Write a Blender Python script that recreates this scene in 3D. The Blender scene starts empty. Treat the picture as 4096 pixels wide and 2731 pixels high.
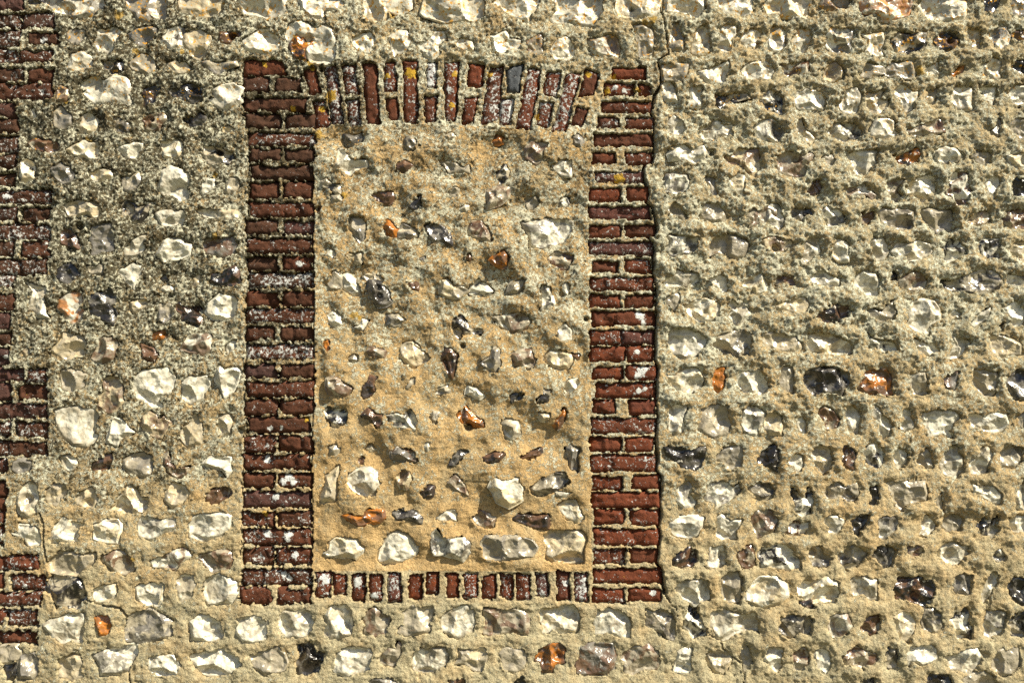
import bpy, math
import numpy as np

# ---------------------------------------------------------------- camera, sky, sun, exposure
scene = bpy.context.scene
LENS, CAM_D, CAM_Z, TILT = 35.0, 3.44, 1.62, math.radians(3.7)
cam_data = bpy.data.cameras.new('camera')
cam_data.lens = LENS
cam_data.sensor_width = 36.0
cam_data.clip_start = 0.05
cam_data.clip_end = 500.0
cam = bpy.data.objects.new('camera', cam_data)
scene.collection.objects.link(cam)
cam.location = (0, -CAM_D, CAM_Z)
cam.rotation_euler = (math.pi / 2 + TILT, 0, 0)
scene.camera = cam

SUN_DIR = np.array([0.66, -0.43, 0.76]); SUN_DIR /= np.linalg.norm(SUN_DIR)   # towards the sun
SUN_EL = math.asin(SUN_DIR[2]); SUN_AZ = math.atan2(SUN_DIR[0], SUN_DIR[1])    # azimuth from +Y, clockwise
world = bpy.data.worlds.new('World'); scene.world = world; world.use_nodes = True
wn = world.node_tree.nodes; wl = world.node_tree.links
sky = wn.new('ShaderNodeTexSky'); sky.sky_type = 'NISHITA'; sky.sun_disc = False
sky.sun_elevation = SUN_EL; sky.sun_rotation = SUN_AZ; sky.air_density = 1.0; sky.dust_density = 1.5
wl.new(sky.outputs[0], wn['Background'].inputs[0]); wn['Background'].inputs[1].default_value = 0.06
sun_data = bpy.data.lights.new('sun', 'SUN'); sun_data.energy = 5.0; sun_data.angle = math.radians(0.53)
sun_data.color = (1.0, 0.925, 0.765)
sun = bpy.data.objects.new('sun', sun_data); scene.collection.objects.link(sun)
sun.location = (6, -6, 8)
sun.rotation_euler = (math.acos(SUN_DIR[2]), 0, math.atan2(SUN_DIR[0], -SUN_DIR[1]))
scene.view_settings.view_transform = 'Standard'; scene.view_settings.look = 'None'
scene.view_settings.exposure = 0.9; scene.view_settings.gamma = 1.0
scene.render.engine = 'CYCLES'
scene.cycles.max_bounces = 3
scene.cycles.use_denoising = False

# ---------------------------------------------------------------- measured outlines
# Outlines measured on the photograph, tile by tile (column letter, row digit).
# Each stone: tone letters, then corner points.
# W chalky white, C cream, N greige, G grey, D dark, B brown, O orange; a second letter is a blotch colour.
FLINTS = {
'A1': """WG 40,2 50,10 63,12 66,17 83,15 86,11 95,5 95,-6 38,-6
D 27,-4 38,-4 37,2 30,4 27,3
NG 114,-5 152,-5 152,17 146,17 138,15 137,20 125,20 123,13 116,6
CN 163,-5 205,-5 207,5 202,14 195,14 180,15 168,12 163,8
W 217,-5 262,-5 262,12 257,14 245,17 235,13 224,12
NG 61,30 69,27 76,29 77,35 72,38 66,44 63,38
W 90,27 104,25 112,28 110,34 104,40 102,47 98,49 95,45 90,46 86,40 88,33
G 118,32 126,27 137,25 144,27 141,35 134,40 128,41 119,36
WD 150,35 155,28 162,24 168,27 170,37 166,43 157,46 149,39
CN 170,32 180,26 187,29 193,35 191,43 189,52 184,55 175,51 172,44 168,40
B 202,31 209,29 218,30 219,34 213,38 208,40 201,39
WN 64,61 67,51 75,49 84,55 84,62 76,64 68,65 62,64
DG 95,57 104,57 113,58 112,65 108,69 101,68 95,62
N 118,58 124,54 130,50 141,53 142,64 137,68 131,66 124,65 119,61
NC 154,60 160,57 170,58 176,66 168,68 160,66
GN 186,58 192,56 198,60 217,57 218,61 206,64 203,68 197,67 194,64 187,61
W 74,79 82,71 92,71 94,76 105,70 116,72 120,80 119,88 120,94 118,96 112,94 96,92 88,95 80,88 77,85 81,84
CB 53,90 54,82 56,80 63,83 64,88 62,93 57,95 53,93
DB 129,86 132,81 141,79 146,81 142,88 141,93 132,96 131,91
D 156,84 164,82 172,79 178,78 184,80 187,88 185,93 176,95 171,94 165,90 160,88
W 196,83 204,79 215,78 222,82 220,88 221,93 212,99 204,100 200,97 191,92 198,91
NG 50,104 56,99 60,104 67,106 66,115 58,119 51,116
W 28,106 30,100 33,106 31,108
WC 75,107 79,105 89,106 91,112 89,121 80,122 73,118
ND 104,107 110,109 117,114 117,121 113,122 106,119 107,113
BN 131,110 140,105 150,104 153,109 148,113 146,119 133,119 134,113
D 168,110 172,106 178,108 183,103 188,107 186,114 178,116 171,113
C 204,116 209,115 214,119 209,122 205,120
BN 26,132 33,128 40,130 50,130 54,135 53,138 45,141 38,139 30,136
WC 61,138 67,134 76,130 84,133 90,131 92,139 89,145 82,146 76,143 68,142
W 105,137 113,134 122,131 129,133 127,140 128,145 121,145 112,141
WC 147,130 160,129 167,131 167,138 164,144 150,143
DN 186,134 195,134 204,138 212,140 213,145 209,150 200,150 190,149 186,142
WC 19,148 24,146 30,150 31,157 31,164 20,166 18,160
G 48,156 56,152 66,156 69,162 66,168 60,170 52,164""",
'A2': """W 149,1 156,-3 165,-1 169,2 173,6 172,12 173,20 171,25 165,29 163,25 158,22 150,22 145,17 147,7
D 24,3 27,-1 31,3 31,6 25,6
WC 82,2 90,0 102,1 104,5 97,8 90,10 84,6
GN 113,8 120,6 127,3 129,10 126,14 119,19 114,17
W 185,12 190,7 196,8 196,15 191,20 186,22 184,20
N 209,10 211,7 218,6 219,14 215,20 209,22 206,19
NC 59,33 63,30 73,28 83,29 92,34 94,41 86,44 80,40 72,42 63,41
DN 111,33 115,27 122,31 125,35 132,33 137,30 135,37 131,42 128,47 122,46 119,41 111,40
WN 145,40 150,38 160,39 167,38 171,42 169,48 162,50 151,50 148,45
CW 183,37 195,36 203,37 217,37 217,43 207,46 200,45 188,42
DB 55,57 58,53 65,55 69,60 71,66 72,72 68,73 60,67 56,66
G 83,52 92,50 102,49 103,60 103,72 94,74 84,76 86,69 83,63 85,60
WN 114,71 120,69 121,64 128,60 134,59 131,66 130,74 122,77 115,77
W 146,72 150,64 155,62 166,63 170,67 176,68 174,77 164,81 155,81 152,84 147,79 143,77
GB 187,67 191,62 200,64 214,62 216,68 216,76 202,79 190,76 186,71
D 52,91 58,87 64,85 68,89 71,95 66,100 62,104 55,101 51,96
N 79,88 87,88 90,85 94,86 94,95 86,94 81,93
W 107,93 115,89 122,86 130,90 128,95 125,100 122,108 118,104 112,98
D 147,99 150,96 153,100
C 177,99 182,95 182,103 178,107
DB 195,95 205,96 208,91 216,88 218,94 219,103 213,105 200,104 195,101
W 149,108 156,106 158,109 154,111 149,110
WN 23,103 30,106 42,108 42,113 38,116 40,128 45,135 34,134 30,127 26,125 29,116 30,110
WO 55,119 63,112 72,112 74,118 73,125 77,128 74,137 68,140 62,137 60,131 53,126
DG 84,114 94,113 101,109 106,114 104,125 106,132 103,141 98,139 90,133 84,131 83,121
NC 119,121 127,118 134,118 134,124 128,128 122,131 119,127
GN 147,124 155,123 158,127 157,134 150,140 145,137 146,130
DB 161,124 165,121 167,125 180,124 181,131 185,140 181,143 173,140 167,138 165,130 161,127
W 191,122 197,118 201,113 215,117 217,119 215,134 208,135 196,135 190,130
OB 144,148 150,147 155,150 148,154 140,154 140,150
WB 173,152 183,151 192,152 192,163 186,169 178,167 166,164""",
'A3': """CN 46,8 52,2 58,-2 58,-7 76,-5 79,3 76,12 66,14 60,17 55,13 49,12
NB 84,15 89,6 92,-1 96,-4 107,-3 107,5 105,12 103,17 95,19 88,18
C 21,9 24,6 27,11 24,13
B 130,3 140,7 145,12 142,18 131,15
W 208,6 211,0 216,-1 213,6 209,11
N 57,27 66,25 72,28 78,31 77,39 71,43 66,47 58,42 56,33
CB 95,35 103,32 109,34 113,42 113,53 114,55 107,64 100,65 88,61 91,56 91,49 97,47 95,40
W 123,35 131,27 142,25 153,25 160,34 158,44 150,49 142,55 150,59 140,60 132,53 126,51 123,43
W 167,38 174,32 180,33 190,31 192,40 186,47 185,52 175,57 167,52 168,45
W 199,26 202,22 206,26 215,24 220,28 217,38 214,45 206,51 203,41 199,35
WN 51,64 60,61 72,60 76,63 88,63 90,69 87,78 89,88 80,96 67,95 65,92 58,87 53,78 51,70
W 101,84 103,76 105,70 116,75 118,81 122,83 112,87 108,95 99,91
CB 132,70 138,65 144,68 146,74 150,69 157,74 153,82 148,88 141,87 134,82 131,77
CN 167,80 175,75 179,66 185,75 186,86 184,93 172,96 166,88
NC 200,70 209,67 212,74 211,84 203,86 200,78
G 12,111 18,108 24,110 30,111 26,118 17,121 11,117
NW 56,106 64,105 70,107 71,113 66,119 59,116
DB 86,113 93,107 100,104 102,108 100,117 90,118 85,117
NG 113,109 122,104 132,103 139,106 141,114 138,122 132,125 124,122 118,120 112,116
BN 151,107 155,102 156,111 163,116 173,115 171,121 163,124 155,119 151,112
W 188,109 193,105 205,106 211,107 211,119 208,124 202,116 190,115 185,112
NW 17,143 22,133 29,129 33,132 35,142 31,155 28,160 19,158 17,150
NC 43,136 49,131 59,131 61,137 56,143 52,152 48,150 42,145
CN 69,142 76,137 84,135 88,140 88,148 82,152 70,149
CW 105,147 112,140 117,131 123,136 128,144 136,144 135,152 131,157 114,157 101,153
NC 152,137 160,129 169,133 174,139 168,148 158,152 152,145
BN 189,140 199,135 206,133 212,139 209,142 200,147 194,149 189,145""",
'A4': """C 20,0 30,-2 34,0 27,4 21,4
W 18,12 28,12 35,13 36,20 37,29 27,30 22,23 12,19 18,19
WC 48,18 52,11 58,6 70,9 74,11 72,20 69,26 60,26 48,27 46,24
WC 87,12 95,8 108,7 112,13 111,22 108,28 96,27 87,24
WG 127,11 131,5 141,5 146,9 155,6 161,6 160,14 152,18 140,25 128,22
W 179,5 185,2 205,1 213,3 211,14 203,20 192,24 185,25 175,22 174,12
NC 44,46 54,37 65,37 78,39 88,38 87,46 78,53 69,58 60,57 53,56 46,54
NB 96,40 107,34 113,37 120,42 122,52 117,56 110,56 104,52 95,45
WB 139,45 150,40 160,34 170,34 175,40 168,45 160,52 152,50 141,50
NB 182,41 190,37 205,35 211,37 214,43 210,51 195,55 188,47
DN 44,65 49,57 60,60 73,62 79,71 80,78 74,82 71,89 63,89 60,85 52,86 48,78 42,71
NW 162,61 169,58 176,58 178,67 175,77 172,82 165,81 163,71
WN 189,62 200,57 208,60 216,65 217,75 212,82 201,84 191,84 187,72
WC 87,70 93,68 100,67 107,65 106,75 100,82 88,83 86,77
W 124,69 129,66 142,65 150,67 149,80 146,86 134,85 126,79
WN 41,104 47,100 60,96 67,92 76,95 77,108 76,118 65,118 56,120 50,114
O 88,97 92,94 102,94 103,101 100,110 93,112 90,105
GN 118,97 125,92 138,89 152,97 157,101 159,112 152,116 142,117 128,120 116,118 114,108 117,102
W 174,100 182,95 192,95 201,101 203,109 205,114 192,118 175,117 175,110
W 219,98 235,94 245,100 244,116 232,119 223,118 217,110
GN 19,133 30,130 34,137 34,146 30,152 18,153 17,144
D 4,140 16,137 15,148 12,155 5,155
NC 54,135 66,131 72,132 74,141 75,150 66,153 54,150 54,142
WG 86,132 96,127 107,124 117,123 125,120 127,128 122,136 118,146 110,149 92,150 91,142
W 138,132 147,133 158,132 164,140 163,149 150,150 140,147 137,140
W 174,133 190,128 205,126 207,129 218,133 220,140 213,147 200,150 186,149 178,139
N 0,124 14,123 19,129 16,135 2,138 -4,132""",
'B1': """W 40,-5 75,-5 80,5 72,10 62,10 63,20 58,17 50,16 42,8
WC 98,4 102,-5 141,-5 141,8 136,12 125,13 121,10 121,18 117,20 104,19 98,18 100,10
WC 152,12 155,0 160,-5 205,-5 209,5 208,15 200,20 190,19 177,21 165,18 156,16
W -14,39 -5,33 3,28 11,27 15,32 20,35 20,45 10,49 0,48 -10,47
W 28,34 31,24 40,20 48,23 52,28 60,25 70,28 73,38 73,50 68,58 59,59 50,57 46,47 50,40 46,33 37,31 31,40
OD 31,42 37,32 47,33 51,40 46,47 45,54 38,54 33,48
W 89,36 96,33 104,31 109,38 108,43 104,49 95,46 90,42
W 122,34 130,29 137,28 141,36 140,43 130,50 127,52 124,44
W 150,40 158,37 165,30 172,30 174,36 166,42 168,48 162,55 156,50 150,45
WC 184,39 192,36 198,39 199,46 190,46 185,43
W 214,34 222,33 229,29 232,36 242,38 242,44 230,46 223,51 218,48 217,40
GD 81,123 89,125 96,122 97,128 92,131 87,134 83,129
W 72,150 76,138 80,137 84,145 90,148 102,147 102,153 90,156 86,160 80,157 71,155
ND 138,129 143,127 150,134 143,138 138,134
N 174,126 180,123 183,127 177,129
OB 217,129 222,123 226,126 225,130 217,131
B 129,152 136,148 143,152 138,158 129,157
N 173,150 183,150 190,155 195,152 195,158 178,158""",
'B2': """DN 61,11 65,8 71,13 77,14 78,22 73,23 68,17 62,15
N 70,24 77,23 78,28 71,28
B 108,22 115,20 125,19 127,23 122,29 117,29 111,26
D 142,33 149,28 151,24 152,31 147,35
N 176,20 182,15 185,17 183,24 178,22
W 188,36 192,32 195,33 193,37
NB 213,20 222,16 231,17 231,24 225,29 213,35 212,27
DN 222,2 228,-5 232,0 230,8 224,12 221,6
B 57,33 60,34 57,38
GN 85,53 88,43 98,44 101,49 99,55 98,62 96,68 92,63 89,56
O 118,51 121,46 127,51 130,54 128,60 121,58
GN 129,57 135,49 141,52 148,56 148,61 140,63 130,62
DG 156,51 163,49 170,51 175,55 178,62 179,68 174,67 171,65 163,66 158,59
BN 195,54 198,47 207,47 210,51 215,59 215,65 208,65 203,62 196,59
W 64,78 69,73 72,76 71,81
C 81,78 86,76 90,79 85,80
N 92,77 96,76 95,84 91,83
G 150,81 154,80 155,84
B 193,81 196,77 199,80 196,83
OB 216,82 221,78 228,74 232,78 230,87 225,88 219,85
N 70,93 73,91 77,98 77,106 71,107 68,107 66,103 69,100
W 78,95 83,94 90,101 94,107 95,113 88,113 79,108
NC 99,96 107,95 113,96 117,100 116,103 110,101 102,100
GD 104,102 112,103 117,106 121,113 124,120 119,123 112,124 108,119 104,113
B 140,103 147,104 148,109 143,110
NC 171,101 176,100 181,107 188,107 194,110 187,116 178,115 170,112
DW 196,105 205,99 211,104 218,110 216,113 211,115 207,113 195,113
W 65,133 70,130 77,134 78,141 71,143 67,139
GW 90,144 96,141 97,136 101,138 99,143 98,147
GN 121,133 130,132 137,137 130,142 124,143 119,142
DN 180,139 189,133 192,140 196,145 209,145 206,149 194,149 189,149 187,155 181,148
NW 219,135 230,132 245,132 247,140 240,146 235,146 225,141""",
'B3': """O 62,0 65,0 66,7 64,6
NB 104,9 108,5 112,8 118,9 116,14 108,14
N 85,16 90,12 93,17 88,19
NC 131,5 137,1 143,0 150,5 158,13 160,16 150,22 144,24 137,20 131,15
BD 171,14 174,7 180,6 185,13 184,22 180,33 176,29 172,20
GN 207,20 215,15 218,7 223,7 224,20 219,27 210,23
NB 66,35 73,34 80,38 89,43 86,49 80,52 74,49 68,47 66,42
BD 98,42 103,36 104,32 111,33 107,38 108,45 106,48 99,52 97,48
N 138,43 142,35 146,34 144,38 139,43
NG 164,46 167,43 175,41 176,46 172,48 164,48
W 194,48 195,41 203,43 208,49 204,52 197,48
DW 63,64 67,60 72,63 81,62 83,66 82,75 75,78 69,76 66,71 64,67
DB 99,68 104,63 110,67 116,68 115,76 112,78 108,74 102,70
WD 121,68 130,66 137,68 140,62 144,65 148,75 146,81 138,79 128,77
NG 161,70 163,65 167,66 166,74 162,74
BO 185,67 192,60 199,68 207,73 209,78 200,77 190,75 186,70
NW 225,75 230,72 240,74 242,84 235,90 229,87
N 68,97 73,95 76,99 72,103 68,103
NC 101,98 106,95 108,99 104,101
GB 125,102 130,96 137,99 146,101 147,110 137,108 126,107
W 155,97 158,93 160,96 158,100
GD 178,113 182,105 185,101 193,99 195,102 190,104 186,108 183,113
BD 209,107 214,105 220,102 227,103 225,109 218,111 210,110
B 93,110 97,107 99,112 95,113
W 83,130 86,122 95,118 104,117 111,121 114,130 111,137 103,142 95,140 88,136
CN 59,143 63,132 64,124 71,119 76,114 75,126 74,139 73,146 60,147
CB 130,124 134,118 141,120 142,127 138,134 133,132
BD 151,139 158,133 162,134 161,141 154,143
NB 176,130 183,123 187,125 192,134 194,141 188,138 182,134
WC 215,134 219,126 226,128 240,126 245,134 243,145 232,151 222,146 219,138""",
'B4': """GD 125,1 133,-3 145,1 151,5 150,10 140,7 129,7
OB 81,3 88,2 97,4 105,-2 116,-1 117,5 112,9 103,10 94,13 89,9
W 166,6 175,-2 182,0 184,8 172,7
NB 198,4 205,0 213,1 220,5 218,13 210,15 203,11
WC 62,38 67,35 68,28 73,24 83,24 92,25 95,31 98,35 91,43 85,40 75,40 66,40
W 111,44 113,35 117,29 122,20 131,18 139,22 144,28 149,34 145,40 135,46 120,48 113,47
WD 161,20 166,16 172,24 183,25 190,24 196,29 195,36 189,44 181,40 172,38 165,39 161,31
NG 207,28 212,22 224,23 240,23 252,26 257,32 254,40 240,42 225,43 212,43 208,38
WN 21,97 25,92 35,92 49,89 51,97 52,103 48,112 39,114 27,114 22,107 21,103
NW 63,94 68,87 80,86 87,90 88,99 87,112 78,115 67,116 62,112 66,103
NB 99,98 104,90 109,88 115,95 123,96 120,103 119,111 109,114 100,111 102,104
N 135,91 142,87 152,88 163,87 160,98 160,108 150,112 137,113 130,110 136,103 136,97
WN 172,96 182,89 193,87 199,91 200,100 198,110 186,115 178,113 171,106 170,100
NB 209,90 222,90 238,90 247,94 251,104 249,112 238,110 228,110 215,113 209,111 212,100
N -5,132 5,129 12,126 20,124 26,132 28,138 25,145 8,149 4,146 -2,142
D 37,122 45,121 53,123 54,129 61,130 60,137 57,147 48,151 38,149 35,138 39,132
W 72,138 76,130 84,125 100,125 106,130 104,138 103,144 92,148 82,150 72,146
NB 112,135 118,130 122,126 129,127 130,120 132,122 131,132 129,138 126,142 115,139
NW 145,130 150,127 162,125 174,125 176,133 174,141 164,146 150,148 144,144
NC 187,127 197,127 209,125 212,130 208,146 200,144 191,138 183,139 188,134
N 224,130 231,125 242,126 248,131 246,142 238,146 228,144
G 105,155 114,153 120,154 130,158 128,164 105,164
B 177,154 190,154 190,164 178,164""",
'C1': """WC -17,2 -12,-5 24,-5 23,8 16,12 15,20 5,17 -2,14 -8,8
W 36,18 42,8 40,-5 82,-5 83,8 80,18 74,23 62,23 50,21 38,20
WC 96,8 98,-5 136,-5 135,5 134,10 128,16 120,17 110,17 98,15
W 141,10 142,-5 180,-5 177,4 175,12 169,17 162,12 150,10
W 189,4 190,-5 222,-5 220,6 218,13 208,14 195,13
NG 112,24 120,23 128,28 130,35 128,42 129,48 120,52 116,54 117,46 115,35
NB 14,39 20,36 26,33 27,44 27,49 20,50 15,46
W 36,43 42,36 50,35 56,42 56,50 50,55 40,53 36,47
WB 70,36 78,35 90,32 96,35 99,45 97,52 85,50 76,50 72,44
NG 145,37 148,23 152,23 156,31 157,40 157,46 148,47 145,42
CW 166,41 168,32 173,25 178,27 180,33 181,49 172,52 165,49
W 187,44 191,38 192,28 196,24 204,26 204,32 199,38 200,48 194,49
WC 210,36 214,30 224,27 227,30 225,38 222,44 214,42
NG 139,61 144,60 155,60 161,61 160,69 156,75 147,73 140,73
W 172,67 180,65 188,62 198,58 199,64 194,76 178,76 173,72
W 211,66 215,60 225,57 234,58 240,64 238,72 225,74 216,72
W 139,78 143,75 147,79 150,88 152,93 142,92 139,84
W 162,83 166,80 173,81 173,88 174,96 170,99 163,97 164,90
DN 187,87 192,90 204,87 215,87 219,91 210,92 200,94 194,98 191,100 188,96
W 142,111 149,107 155,111 159,119 155,122 149,124 144,121
WN 173,119 180,114 187,111 195,115 202,115 202,124 190,124 188,129 177,127
W 144,142 150,136 157,134 162,138 175,135 179,140 176,146 168,150 160,147 146,148
CB 195,145 203,142 208,136 215,138 226,137 227,145 227,155 221,160 212,152 200,149
G 56,127 60,125 64,130 63,135 57,133
NB 14,137 20,132 28,132 33,133 29,141 27,148 22,151 14,146
WN 37,152 43,149 54,149 53,155 53,162 46,160 39,156""",
'C2': """N 12,26 17,24 22,22 25,29 20,33 14,34
WD 41,29 46,24 51,23 54,30 50,33 43,32
WG 9,48 20,46 35,44 50,45 56,48 55,55 48,64 42,67 34,68 28,71 17,70 15,60
BN 33,80 38,76 47,76 55,79 55,83 51,90 45,90 36,86
N 0,104 6,101 12,101 9,109 5,113 -4,112
WD 27,112 29,107 35,107 35,114 38,122 33,126 26,128 28,121
W 47,106 50,104 52,107 50,112
NB -5,134 5,130 14,133 17,139 13,144 7,147 0,148
WD 42,147 48,142 53,146 53,154 45,156 41,153
GW 141,19 143,5 150,4 160,5 162,10 161,18 152,21 145,20
G 177,7 182,5 187,8 186,14 188,21 184,21 182,13
WC 200,8 207,5 212,6 213,15 212,23 208,22 203,14
NG 144,36 149,30 155,35 160,43 156,46 150,42 144,41
N 174,41 178,31 188,30 193,36 195,41 192,46 184,47 175,44
NB 216,42 221,34 227,38 235,34 242,38 241,47 228,46 217,53 222,46
WD 144,60 155,61 165,61 171,62 170,70 166,74 155,76 146,78 142,74 146,66
NG 181,70 185,63 194,60 205,59 215,63 219,67 217,72 213,79 207,81 196,77 190,73 183,78
WN 141,100 150,96 152,91 158,95 170,94 172,99 168,105 155,105 143,105
W 182,101 188,97 190,95 196,98 198,103 197,109 194,110 189,105
CW 211,103 217,99 230,94 232,102 232,110 225,112 220,107 213,106
N 142,116 150,114 153,117 151,126 149,128 144,123
CW 159,124 166,121 176,118 186,119 191,123 190,132 186,136 175,140 168,136 162,130
NW 200,122 204,119 208,124 213,122 219,131 214,135 207,142 203,137 200,133 205,129""",
'C3': """NB 1,12 8,9 17,9 21,17 20,24 15,24 11,21 3,22
CW 31,14 35,8 45,9 55,12 57,15 56,20 51,25 42,24 34,22 31,18
B 55,12 61,13 60,16 57,16
WC 48,44 52,36 60,35 62,39 57,46 50,47
D 0,50 9,45 8,51 0,55
DN 24,54 28,50 29,44 34,46 31,54 25,55
NC 24,66 33,66 36,70 28,72
BO 39,75 43,70 48,62 50,66 46,75 42,80
BD 4,105 10,106 20,101 26,98 26,104 20,106 10,108
G 51,98 54,96 62,98 60,108 60,118 54,118 53,106
ND 17,135 28,125 40,120 48,121 52,127 45,135 38,138 28,139 25,141 18,138
W 39,138 46,137 52,139 47,142 40,141
WC 43,150 50,147 58,146 62,153 66,161 60,166 50,161 45,155
W 144,-4 150,-12 160,-12 168,-9 178,-2 175,7 168,12 159,15 150,12 145,5
GN 186,3 190,-4 205,-9 212,-11 219,-6 219,5 217,11 211,10 208,15 200,11 190,8
WC 142,31 152,32 158,27 165,24 172,27 175,33 173,41 164,47 155,44 146,40
O 185,31 189,25 194,25 195,33 195,42 190,46 186,44 184,36
W 208,35 212,29 222,28 228,25 232,32 235,42 228,48 222,46 213,47 208,41
NW 144,61 150,59 160,61 157,67 157,74 157,82 150,85 145,81 145,72
N 175,62 183,59 198,60 198,70 200,77 198,84 186,89 174,83 171,80 175,72
WG 211,63 217,60 224,61 231,66 228,75 223,84 214,81 211,75
D 141,97 148,98 157,98 165,101 170,98 177,97 176,107 174,113 168,118 158,116 150,109 144,104
NG 192,100 199,97 209,96 211,100 210,115 198,117 194,110 188,108
WG 153,137 156,130 161,129 165,133 165,140 168,147 165,151 158,152 153,147 154,142
GW 178,142 181,131 192,129 200,132 203,137 208,131 210,136 204,142 198,148 192,150 187,152 185,146 179,146
ND 219,135 226,130 236,131 241,136 240,143 232,146 224,141""",
'C4': """BD 1,6 5,3 14,2 22,4 33,2 34,9 33,15 26,15 15,12 4,8
NC 29,22 36,17 44,18 60,16 66,20 69,26 66,35 65,46 54,47 44,46 34,44 30,40 34,33 30,28
W 146,10 153,6 165,4 176,5 175,13 170,21 163,24 150,21 146,17
W 188,5 192,2 200,7 211,7 206,17 206,24 195,25 189,21 190,13
NB 221,8 226,-1 238,0 243,8 240,17 232,20 226,23 222,16
DB 147,43 155,37 162,33 170,35 171,43 165,49 155,50 148,48
NW 178,50 182,40 183,33 193,31 195,39 195,46 188,52 180,51
BN 208,38 214,33 219,31 222,37 223,48 217,51 211,50 208,44
W 150,71 158,62 168,61 178,63 181,72 180,79 168,85 158,80
N 193,62 198,56 207,56 210,62 209,74 208,82 196,82 193,75
CW 219,66 228,60 242,60 252,66 253,76 246,83 232,87 222,84 215,80
WC 26,90 38,89 47,85 57,86 61,93 62,104 58,110 48,111 38,108 28,112 30,105 26,98
W 77,92 84,89 97,90 104,94 108,101 108,114 100,114 88,110 77,112 76,100
ND 123,89 130,92 140,90 148,95 150,107 149,118 142,116 135,108 123,104 124,98
DW 162,87 168,85 171,92 173,102 179,108 178,112 167,116 163,109 158,105 160,97
WN 184,92 195,90 205,92 214,95 223,93 226,100 226,109 215,109 203,113 196,117 187,115 183,105
BO 24,126 30,123 42,122 47,125 48,138 40,139 36,147 29,146 27,138 22,136
GB 64,125 75,121 92,122 94,132 93,143 86,148 72,148 60,147 59,140 63,132
NB 102,130 110,125 125,122 134,129 135,138 132,144 122,144 110,150 103,146 104,137 101,134
W 152,128 158,125 165,126 164,133 164,141 163,147 150,146 151,137
NC 180,131 190,128 199,130 202,136 199,142 194,149 187,147 182,142
N 211,128 215,124 219,127 220,139 218,144 214,146 214,138 211,134
D 3,155 10,152 12,158 12,164 2,164""",
'D1': """WC -4,5 2,-5 30,-5 40,0 37,8 35,16 27,14 14,15 10,11 0,12
NB 47,5 50,-5 75,-5 75,3 70,8 58,9 50,8
WO 85,5 90,-5 128,-5 131,4 128,14 118,17 107,20 97,15 86,14
W 140,5 144,-5 181,-5 182,12 180,17 170,19 152,17 144,13
D 199,2 201,-5 212,-5 211,5 206,12 199,10
GN 224,5 226,-5 242,-5 242,14 225,13
WN 0,38 3,30 5,25 13,25 17,30 15,40 12,46 5,47 1,44
WC 23,37 27,33 26,26 40,26 41,34 38,41 33,48 30,43 24,41
GW 55,33 57,27 64,28 70,28 77,29 78,35 74,40 75,49 63,49 56,44 54,42
WC 87,33 95,33 105,31 106,37 103,43 105,51 97,52 89,48 93,43 91,37
DN 114,38 119,31 130,30 145,31 145,40 140,46 128,48 117,47 115,42
DB 154,38 158,31 167,29 172,32 175,36 173,42 168,46 160,44
NC 186,34 185,27 191,27 196,31 195,40 195,45 187,44
GW 203,33 208,27 218,27 222,33 221,40 214,45 208,44 206,38
B 225,31 235,28 242,30 242,38 230,38
BW 12,60 22,58 37,57 37,65 32,69 25,67 22,70 16,68
CB 53,66 57,59 62,57 68,62 70,67 68,74 60,77 55,74 52,72
N 86,69 88,60 95,61 105,63 106,68 95,69 92,72 86,71
NG 108,65 113,58 122,59 132,57 134,66 131,73 120,70 112,70 107,68
W 147,62 152,59 157,57 158,67 150,67 147,65
O 170,69 175,64 180,61 178,66 172,70
WN 197,60 205,58 207,54 213,57 213,66 213,71 207,72 200,69 197,65
D 224,60 230,55 242,55 242,67 230,65
DW -6,94 -3,88 3,84 11,85 13,95 12,104 5,102 -3,99
W 24,92 28,86 36,83 49,85 51,92 50,101 44,100 36,99 28,99 25,96
W 66,98 69,90 72,82 82,81 85,87 84,94 81,103 70,103 66,101
NC 90,97 92,86 100,86 106,83 104,90 111,94 110,98 103,103 95,102
W 117,82 122,78 131,80 133,85 138,84 137,90 133,95 133,100 126,103 124,96 123,91 118,88
NC 147,91 150,82 156,81 156,88 153,95 148,94
WN 169,88 173,81 181,80 186,82 187,91 186,99 175,100 170,94
W 196,81 203,80 210,80 209,88 207,96 200,90
WG 222,87 228,79 242,78 242,95 228,95 223,91
WD -13,117 -5,111 4,110 10,115 14,122 9,131 0,129 -8,126
NC 26,113 31,109 33,118 38,123 42,127 39,132 35,129 30,124 26,120
WD 55,118 65,113 78,112 85,115 87,122 80,127 72,129 62,125 57,122
WC 95,120 100,112 108,111 114,113 114,120 118,124 110,127 100,127 95,125
BN 128,121 138,118 148,113 157,110 158,118 160,122 152,123 140,124 132,126
G 204,121 211,116 211,110 213,111 213,117 210,126
N 222,115 228,110 242,111 242,130 232,127 225,122
NB 8,144 20,140 30,144 40,142 37,149 33,152 33,162 25,162 10,158
N 51,145 58,143 61,148 57,152 54,150
W 75,142 85,139 100,139 98,146 100,150 95,153 90,160 82,160 77,152
DO 115,143 123,143 130,140 137,137 140,142 137,148 130,151 121,149
NW 154,140 162,136 172,138 177,144 172,149 162,150 156,148
NG 185,145 192,139 203,141 205,150 200,152 190,149
WC 218,143 226,144 236,140 242,150 230,153 221,150""",
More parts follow.
